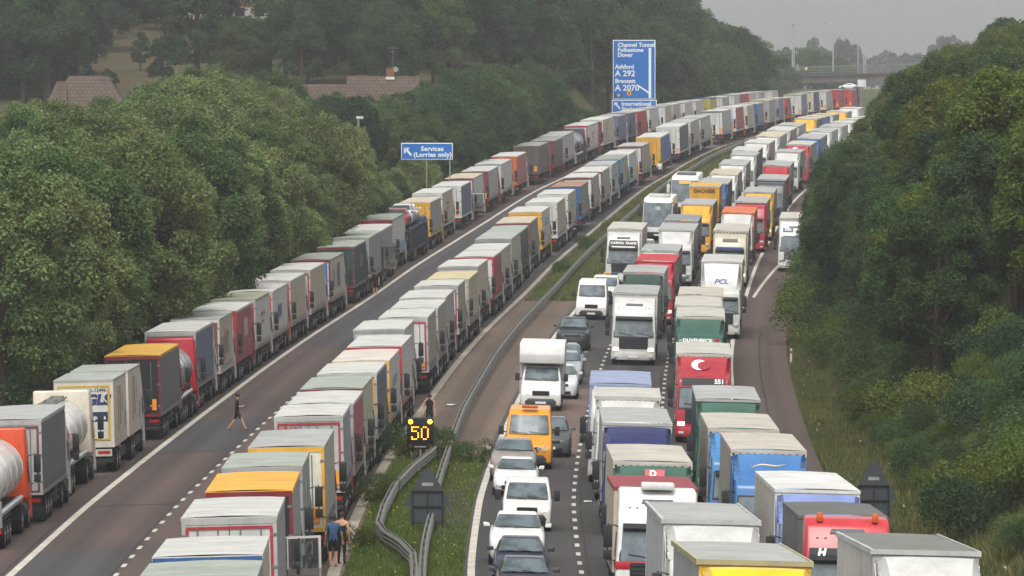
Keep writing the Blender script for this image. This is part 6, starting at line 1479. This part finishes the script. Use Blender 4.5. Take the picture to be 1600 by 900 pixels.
def crown_mesh(seed, rx, rz, cz, nl, nleaf, leaf, shape='round', lr=(.26, .42)):
    rg = np.random.default_rng(seed); C_, Rr = [], []
    while len(C_) < nl:
        v = rg.normal(size=3); v /= np.linalg.norm(v)
        if v[2] < -.75: continue
        k = rg.uniform(.45, 1.0) ** .4 * .88
        p = v * k
        if shape == 'cone': h = rg.uniform(0, 1); a = rg.uniform(0, 2*math.pi); q = (1 - h) ** .8 * rg.uniform(.4, 1); p = np.array([q*math.cos(a), q*math.sin(a), h*2 - 1])
        elif shape == 'oval': p[:2] *= 1 - .35 * max(0, p[2])
        C_.append([p[0]*rx*rg.uniform(.9, 1.1), p[1]*rx, cz + p[2]*rz]); Rr.append(rx * rg.uniform(*lr) * (1 - (.5 * (p[2] + 1) / 2 if shape == 'cone' else 0)))
    C_ = np.array(C_); Rr = np.array(Rr)
    w = Rr**2 / (Rr**2).sum(); li = rg.choice(nl, size=nleaf, p=w)
    dv = rg.normal(size=(nleaf, 3)); dv /= np.linalg.norm(dv, axis=1)[:, None]; dv[:, 2] = np.where(dv[:, 2] < -.35, -dv[:, 2], dv[:, 2])
    P = C_[li] + dv * (Rr[li] * rg.uniform(.55, 1.06, nleaf) ** .7)[:, None]
    P += rg.normal(size=P.shape) * .1
    dm = np.full(nleaf, 9.)
    for c, r in zip(C_, Rr): q = np.linalg.norm(P - c, axis=1) / r; dm = np.minimum(dm, q)
    keep = dm > .5; P = P[keep]; dv = dv[keep]
    N = dv * .75 + np.array([0, 0, .35]) + rg.normal(size=P.shape) * .55; N /= np.linalg.norm(N, axis=1)[:, None]
    return leaf_mesh(P, N, leaf, rg, 'crown'), C_
def trunk_mesh(seed, h, C_, r0):
    rg = random.Random(seed); g = G()
    g.tube([(0, 0, -.6), (rg.uniform(-.1, .1), rg.uniform(-.1, .1), h*.35), (rg.uniform(-.3, .3), rg.uniform(-.3, .3), h*.7)], [r0*1.25, r0, r0*.45], 9)
    for i in range(7):
        c = C_[rg.randrange(len(C_))]; z0 = h * rg.uniform(.25, .55)
        g.tube([(0, 0, z0), tuple(Vector((c[0]*.45, c[1]*.45, z0 + (c[2]-z0)*.5 + .2))), tuple(c)], [r0*.5, r0*.3, r0*.1], 6)
    return g.mesh('trunk', 1)
PROTO = {}
def proto(kind, i, **k):
    me, C_ = crown_mesh(hash(kind) % 97 + i*13 if False else sum(map(ord, kind)) + i*13, **k); h = k['cz'] + k['rz']
    PROTO.setdefault(kind, []).append((me, trunk_mesh(i + 5, h, C_, .03*h*.6), h))
for i in range(4): proto('belt', i, rx=3.7 + .25*i, rz=6.0, cz=6.9, nl=95, nleaf=50000, leaf=.1, lr=(.13, .23))
for i in range(3): proto('ash', i, rx=3.6 + .3*i, rz=5.8, cz=7.1, nl=85, nleaf=52000, leaf=.095, lr=(.13, .25))
for i in range(3): proto('hill', i, rx=4.6 + .4*i, rz=6.7, cz=6.5, nl=54, nleaf=26000, leaf=.135, lr=(.17, .3))
proto('hill', 3, rx=3.4, rz=7.4, cz=7.3, nl=46, nleaf=18000, leaf=.15, shape='oval', lr=(.22, .36))
for i in range(2): proto('cone', i, rx=3.6, rz=7.5, cz=7.9, nl=90, nleaf=16000, leaf=.16, shape='cone', lr=(.22, .34))
for i in range(2): proto('bush', i, rx=1.5, rz=1.0, cz=1.0, nl=16, nleaf=6500, leaf=.055, lr=(.3, .5))
for i in range(2): proto('far', i, rx=5, rz=6, cz=8, nl=26, nleaf=2600, leaf=.5, lr=(.25, .42))
GRP = {}
def tree(kind, X, d, H, leaf, lab, grp, cat='tree', name='tree', i=None, wide=1.0):
    P = PROTO[kind]; me, tr, h = P[i if i is not None else rnd.randrange(len(P))]
    u = X - mid(d); z = tz(d, u); k = H / h; rot = rnd.uniform(0, 6.28); big = kind not in ('bush', 'far')
    if big:
        TREES.append((X, d, z, k, rot, wide, me, leaf))
        if KEEP is not None and len(TREES) - 1 not in KEEP: return None
    r = thing(name, lab, cat, grp, (X, d, z))
    r.scale = (k*wide, k*wide, k); r.rotation_euler = (0, 0, rot)
    if big: r['tree_index'] = len(TREES) - 1
    ob('crown', me, [LM[leaf]], r); ob('trunk', tr, [BARK], r); return r
TREES = []
KEEP = {0,1,2,3,4,5,6,8,10,12,14,15,16,18,20,21,23,24,25,26,32,33,35,38,41,42,43,44,46,47,51,52,53,54,55,58,62,66,74,77,78,79,80,82,84,88,89,94,97,98,100,102,103,105,107,112,115,119,120,125,129,147,149,150,153,155,158,159,161,168,173,175,176,182,187,188,194,204,208,209,210,215,216,218,219,220,221,222,223,224,225,227,228,231,233,235,236,237,238,239,240,242,245,246,248,249,250,251,252,255,257,258,260,261,262,263,264,265,266,267,270,271,274,276,277,278,280,282,289,291,292,293,294,295,297,298,299,300,301,302,305,306,307,308,309,312,313,315,316,320,323,324,328,329,332,333,334,341,342,346,351,355,360,377,381,382,388,392,399,404,411,423,448,449,462,490,504,518,534,535,536,537,538,539,540,546,560,561,562,567,570,571,575,576,583,584,587,591,595,599,603,607,611,615,616,619,623,624,627,628,631,632,635,638,644,648,705,710,714,715,716,717,718,719,720,721,722,723,724,725,727,731,733,734,735,736,737,738,739,740,741,743,744,745,747,748,749,752,753,755,758,759,761,762,767,768,770,773,774,776,779,781,783,785,791,792,798,803,805,807,810,815,817,821,823,826,830,835,837,841,860,863,866,870,880,881,882,899,901,903,914,924,925,926,927}
def interp(t, x): return float(np.interp(x, [a for a, b in t], [b for a, b in t]))
# the tops the tree belts reach, as slopes seen from the footbridge the photo was taken from
LTOP = [(-60,225),(0,215),(40,150),(60,152),(100,158),(190,150),(215,132),(250,120),(300,106),(330,99),(380,104),(430,112),(460,140),(500,146),(560,150),(600,152),(660,138),(700,112),(740,98),(880,96),(905,112),(945,150),(960,156),(1040,130),(1080,120)]
SKYL = [(1050,-60),(1075,5),(1100,18),(1130,32),(1148,33),(1160,48),(1185,60),(1215,72),(1240,74),(1270,73),(1290,80),(1305,92),(1330,110)]
RTOP = [(1225,330),(1238,240),(1260,208),(1290,192),(1320,168),(1342,108),(1360,94),(1400,87),(1450,80),(1500,62),(1520,26),(1560,8),(1700,-30)]
def px(X, d): return 800 + 11800 * X / d
def top_h(tab, X, d, z): return CZ - (interp(tab, px(X, d)) - 85) * d / 11800 - z
NT_ = {'belt': 0}
# 1 the dense belt along the hard shoulder
d = 345.
while d < 700:
    t = 2.4
    while True:
        dd = d + rnd.uniform(-2.4, 2.4); u = -17.0 - t - rnd.uniform(-.8, 1.2); X = mid(dd) + u
        if px(X, dd) < -70: break
        z = tz(dd, u); T = rnd.uniform(10.5, 14.5)
        if dd > 560 and t < 12: T = max(4.6, T * (1 - sm(560, 630, dd) * .62 * (1 - t/24)))
        T = min(T, top_h(LTOP, X, dd, z) + rnd.uniform(-1.2, .25))
        if T > 3.5: tree('belt', X, dd, T, 'olive' if rnd.random() < .8 else 'mid', 'olive green tree in the dense belt lining the hard shoulder', 'trees in the belt along the hard shoulder')
        t += rnd.uniform(5.6, 7.0)
    d += 6.6
# 2 darker, taller growth beyond the belt, by the road up to the bridge
d = 702.
while d < 1010:
    t = 3.2
    while t < 24:
        dd = d + rnd.uniform(-2.5, 2.5); u = -17.0 - t; X = mid(dd) + u; z = tz(dd, u); p = px(X, dd)
        T = min(rnd.uniform(9, 13), top_h(LTOP, X, dd, z) + rnd.uniform(-.8, .4))
        if (dd > 828 and dd < 856 and 455 < p < 665) or (930 < p < 1050 and dd < 956): T = 0
        if 860 < p < 1060 and dd < 956 and T: T = min(T, CZ - (168 - 85) * dd / 11800 - z)
        if T > 3: tree('hill', X, dd, T, 'mid' if rnd.random() < .65 else 'dark', 'mid green tree between the trailers and the dark hillside wood', 'trees beside the road below the hillside')
        t += rnd.uniform(6.5, 8)
    d += 8.5
# 3 the dark wooded hillside
d = 868.
while d < 1090:
    X = -d * .078
    while X < mid(d) - (34 if d < 905 else 20):
        dd = d + rnd.uniform(-4, 4); xx = X + rnd.uniform(-2, 2); p = px(xx, dd)
        lawn = (860 < p < 1065 and dd < 962) or 856 < dd < 975 and -49.5 - (dd - 862) * .02 < xx < -36.5 - (dd - 862) * .05; hs = (dd < 864 and p < 235) or (990 < dd < 1024 and 340 < p < 450) or (dd < 990 and 352 < p < 440 and dd > 930)
        T = rnd.uniform(11, 16)
        if 350 < p < 440 and dd < 1000: T = min(T, CZ - (26 - 85) * dd / 11800 - tz(dd, xx - mid(dd)))
        if not lawn and not hs and T > 3:
            kd = 'cone' if (p < 240 and rnd.random() < .6) else 'hill'
            tree(kd, xx, dd, T if kd == 'hill' else T*1.1, 'pine' if kd == 'cone' else ('dark' if rnd.random() < .8 else 'mid'), 'dark conifer standing beside the dry lawn' if kd == 'cone' else 'dark leafy tree in the hillside wood', 'dark conifers beside the lawn' if kd == 'cone' else 'trees of the hillside wood')
        X += rnd.uniform(6.5, 9)
    d += 10
for X, dd, T in ((-44.5, 905, 5), (-40.8, 884, 6), (-46.5, 873, 3.2)): tree('hill', X, dd, T, 'dark', 'small dark tree growing on the dry lawn', 'small trees on the lawn')
for i in range(26):
    dd = rnd.uniform(858, 930); xx = rnd.uniform(-66, -50.5) ; tree('cone' if i % 2 else 'hill', xx, dd, rnd.uniform(9, 14), 'pine' if i % 2 else 'dark', 'dark conifer standing beside the dry lawn' if i % 2 else 'dark leafy tree in the hillside wood', 'dark conifers beside the lawn' if i % 2 else 'trees of the hillside wood')
for i, X in enumerate((-56, -52.5, -49, -46, -43.5, -41, -38)):
    tree('belt', X, 978 + 7*(i % 3), rnd.uniform(8, 11), 'dark', 'dark leafy tree in the hillside wood', 'trees of the hillside wood')
# 4 the treeline falling away to the bridge
d = 1022.
while d < 1700:
    t = 4.
    while t < 32:
        dd = d + rnd.uniform(-4, 4); u = -17.0 - t; X = mid(dd) + u; z = tz(dd, u); p = px(X, dd)
        T = min(rnd.uniform(11, 15), top_h(SKYL, X, dd, z) + rnd.uniform(-1.3, .2)) if p > 1050 else rnd.uniform(11, 15)
        if T > 3 and not (p > 1176 and dd < 1696): tree('hill', X, dd, T, 'mid' if rnd.random() < .6 else 'dark', 'green tree in the treeline falling away towards the bridge', 'trees lining the road up to the bridge')
        t += rnd.uniform(7, 9.5)
    d += 14
for p, y, dd in ((1205, 78, 1760), (1222, 74, 1775), (1250, 74, 1800), (1262, 74, 1790), (1276, 76, 1780), (1290, 84, 1800), (1305, 88, 1830), (1314, 92, 1820)):
    X = (p - 800) * dd / 11800; z = tz(dd, X - mid(dd)); tree('hill', X, dd, max(5, CZ - (y - 85) * dd / 11800 - z), 'mid', 'green tree just beyond the bridge', 'trees just beyond the bridge')
# 5 faint trees on the horizon
for i, (p, y, dd, w) in enumerate(((1265, 60, 2750, .8), (1276, 63, 2750, .9), (1287, 74, 2750, 1), (1313, 61, 2700, .9), (1323, 64, 2700, 1.1), (1333, 70, 2700, 1), (1300, 86, 2900, 1), (1345, 86, 3000, 1.2), (1362, 88, 3000, 1.2), (1376, 80, 3000, 1), (1390, 82, 3000, 1), (1405, 84, 2900, 1.1), (1422, 86, 2900, 1.2), (1440, 84, 2900, 1.2), (1462, 70, 2800, 1), (1475, 58, 2800, 1), (1488, 56, 2800, 1.1), (1500, 64, 2800, 1))):
    X = (p - 800) * dd / 11800; z = tz(dd, X - mid(dd)); H = max(6, CZ - (y - 85) * dd / 11800 - z)
    tree('far', X, dd, H, 'dark', 'faint grey tree on the hazy horizon beyond the bridge', 'hazy trees on the horizon', wide=w * min(1, 14 / H) * 1.0)
# 6 the trees leaning over the other hard shoulder
d = 338.
while d < 800:
    t = 5.2 - 1.7 * sm(420, 480, d)
    k = 0
    while True:
        dd = d + rnd.uniform(-1.8, 1.8); u = edge_r(dd) + .6 + t + rnd.uniform(-.5, .7); X = mid(dd) + u; p = px(X, dd)
        if p > 1680: break
        z = tz(dd, u); T = min(rnd.uniform(9.5, 13.5) if k else rnd.uniform(7.5, 10.5), top_h(RTOP, X, dd, z) + rnd.uniform(-1., .2))
        yel = (p > 1470 and rnd.random() < .55) or rnd.random() < .18
        if T > 3.2: tree('ash', X, dd, T, 'yel' if yel else ('mid' if rnd.random() < .62 else 'dark'), 'leafy tree on the bank beside the oncoming hard shoulder', 'trees on the bank beside the oncoming lanes')
        t += rnd.uniform(5, 6.4); k += 1
    d += 6.8
for X, dd, T, lf in ((mid(436) + 22.5, 436, 9, 'mid'), (mid(400) + 25.2, 400, 11, 'dark'), (mid(352) + 26.5, 352, 13.5, 'yel'), (mid(345) + 25.0, 345, 11, 'dark')):
    tree('ash', X, dd, T, lf, 'leafy tree on the bank beside the oncoming hard shoulder', 'trees on the bank beside the oncoming lanes')
# undergrowth on that bank
for i in range(190):
    dd = rnd.uniform(262, 565); u = edge_r(dd) + .6 + rnd.uniform(2.6, 10) - 1.2 * sm(380, 470, dd); X = mid(dd) + u
    if px(X, dd) > 1660: continue
    tree('bush', X, dd, rnd.uniform(1.0, 2.6) + 1.2 * sm(400, 480, dd), rnd.choice(['mid', 'yel', 'dark', 'mid']), 'low bramble bush on the grassy bank below the trees', 'bushes on the bank', 'bush', 'bush')
for i in range(60):
    dd = rnd.uniform(248, 345); u = edge_r(dd) + .6 + rnd.uniform(2.5, 8); X = mid(dd) + u
    if px(X, dd) < 1640: tree('bush', X, dd, rnd.uniform(.6, 1.3), rnd.choice(['mid', 'yel', 'olive']), 'low bramble bush on the grassy bank below the trees', 'bushes on the bank', 'bush', 'bush')
for i in range(16):
    dd = 338 + 6.5*i + rnd.uniform(-1, 1); u = -17.9 - rnd.uniform(.3, 1.6); tree('bush', mid(dd) + u, dd, rnd.uniform(2.2, 3.6), rnd.choice(['olive', 'mid', 'dark']), 'leafy bush at the foot of the tree belt behind the hard shoulder', 'bushes at the foot of the belt', 'bush', 'bush')
for d0, u, T in ((327, -1.35, 1.5), (330, -.3, 1.3), (326, -1.1, 1.1), (322, 1.75, 1.1), (262, -1.75, .9), (291, -1.75, .9), (296, -1.7, 1.0), (325, .35, .9), (565, -.9, 1.0), (610, -1.0, 1.1), (650, -.8, .9)):
    tree('bush', mid(d0) + u, d0, T, rnd.choice(['mid', 'yel']), 'clump of weeds growing in the central reservation', 'weed clumps in the central reservation', 'weeds', 'weed_clump')
def woodland():                                     # the rest of the wood: trees that show only as slivers between the others, one mass
    A, M_ = [], []; order = ['olive', 'mid', 'dark', 'yel', 'pine']
    for i, (X, d, z, k, rot, wide, me, lf) in enumerate(TREES):
        if KEEP is None or i in KEEP: continue
        n = len(me.polygons); co = np.empty(n*12, np.float32); me.vertices.foreach_get('co', co); co = co.reshape(n, 4, 3)
        rg = np.random.default_rng(i); co = co[rg.choice(n, min(n, 3000), replace=False)]; c = co.mean(1, keepdims=True); co = c + (co - c) * 2.4
        cs, sn = math.cos(rot), math.sin(rot); q = np.empty_like(co); q[..., 0] = (co[..., 0]*cs - co[..., 1]*sn) * k*wide + X; q[..., 1] = (co[..., 0]*sn + co[..., 1]*cs) * k*wide + d; q[..., 2] = co[..., 2]*k + z; A.append(q)
        M_.append(np.full(len(q), order.index(lf), np.int32))
    if not A: return
    V = np.concatenate(A); n = len(V); me = bpy.data.meshes.new('woodland'); me.vertices.add(4*n); me.vertices.foreach_set('co', V.ravel())
    me.loops.add(4*n); me.loops.foreach_set('vertex_index', np.arange(4*n, dtype=np.int32)); me.polygons.add(n)
    me.polygons.foreach_set('loop_start', np.arange(0, 4*n, 4, dtype=np.int32)); me.polygons.foreach_set('loop_total', np.full(n, 4, np.int32)); me.polygons.foreach_set('material_index', np.concatenate(M_))
    me.update(); me.validate()
    for _ in order: me.materials.append(None)
    tag(ob('woodland', me, [LM[k] for k in order]), kind='stuff')
woodland()
# ------------------------------------------------------------------ grass
def grass(name, n, place, h0, h1, w, cols):
    rg = np.random.default_rng(len(name) + n); P = []; 
    while len(P) < n:
        q = place()
        if q is not None: P.append(q)
    P = np.array([tuple(p) for p in P]); a = rg.uniform(0, 6.28, n); h = rg.uniform(h0, h1, n); le = rg.normal(size=(n, 2)) * .3
    t = np.stack([np.cos(a), np.sin(a), np.zeros(n)], 1) * (w * rg.uniform(.6, 1.4, n))[:, None]
    top = P + np.stack([le[:, 0]*h, le[:, 1]*h, h], 1)
    V = np.empty((n, 3, 3)); V[:, 0] = P - t; V[:, 1] = P + t; V[:, 2] = top
    me = bpy.data.meshes.new(name); me.vertices.add(3*n); me.vertices.foreach_set('co', V.ravel().astype(np.float32)); me.loops.add(3*n); me.loops.foreach_set('vertex_index', np.arange(3*n, dtype=np.int32)); me.polygons.add(n)
    me.polygons.foreach_set('loop_start', np.arange(0, 3*n, 3, dtype=np.int32)); me.polygons.foreach_set('loop_total', np.full(n, 3, np.int32)); me.update(); me.validate(); me.materials.append(None)
    tag(ob(name, me, [leafm(name + '_blades', *cols)]), kind='stuff')
def flowers(name, n, place, h0, h1, r, cols):
    rg = np.random.default_rng(n); P = []
    while len(P) < n:
        q = place()
        if q is not None: P.append((q.x, q.y, q.z + rnd.uniform(h0, h1)))
    P = np.repeat(np.array(P), 3, 0) + rg.normal(size=(3*n, 3)) * r * .5
    N = rg.normal(size=P.shape); N /= np.linalg.norm(N, axis=1)[:, None]
    tag(ob(name, leaf_mesh(P, N, r, rg, name), [leafm(name + '_petals', *cols)]), kind='stuff')
def p_med(d0, d1):
    def f():
        d = rnd.uniform(d0, d1); u = rnd.uniform(-1.8, 2.05)
        return pt(d, u, -.02)
    return f
grass('grass', 90000, p_med(150, 327), .1, .38, .028, ('41522a', '57692f', '75744a'))
grass('grass', 32000, p_med(520, 900), .1, .35, .045, ('434f28', '56622f', '757048'))
def p_bank():
    d = rnd.uniform(235, 480); u = edge_r(d) + .5 + abs(rnd.gauss(0, 4.6)); X = mid(d) + u
    if px(X, d) > 1640: return None
    return Vector((X, d, tz(d, u) - .02))
grass('grass', 90000, p_bank, .12, .5, .035, ('3f4a28', '595c36', '7d7350'))
flowers('yellow_flowers', 190, p_med(240, 326), .2, .4, .035, ('a8952c', 'b8a230', 'c0ac40'))
def p_pur():
    d = rnd.gauss(285, 14); return pt(d, rnd.uniform(1.0, 2.0), 0)
flowers('purple_flowers', 600, p_pur, .15, .45, .03, ('5d4f5a', '6d5f6a', '766a70'))
flowers('white_flowers', 60, p_bank, .4, .8, .06, ('a0a094', 'adada2', '98988a'))
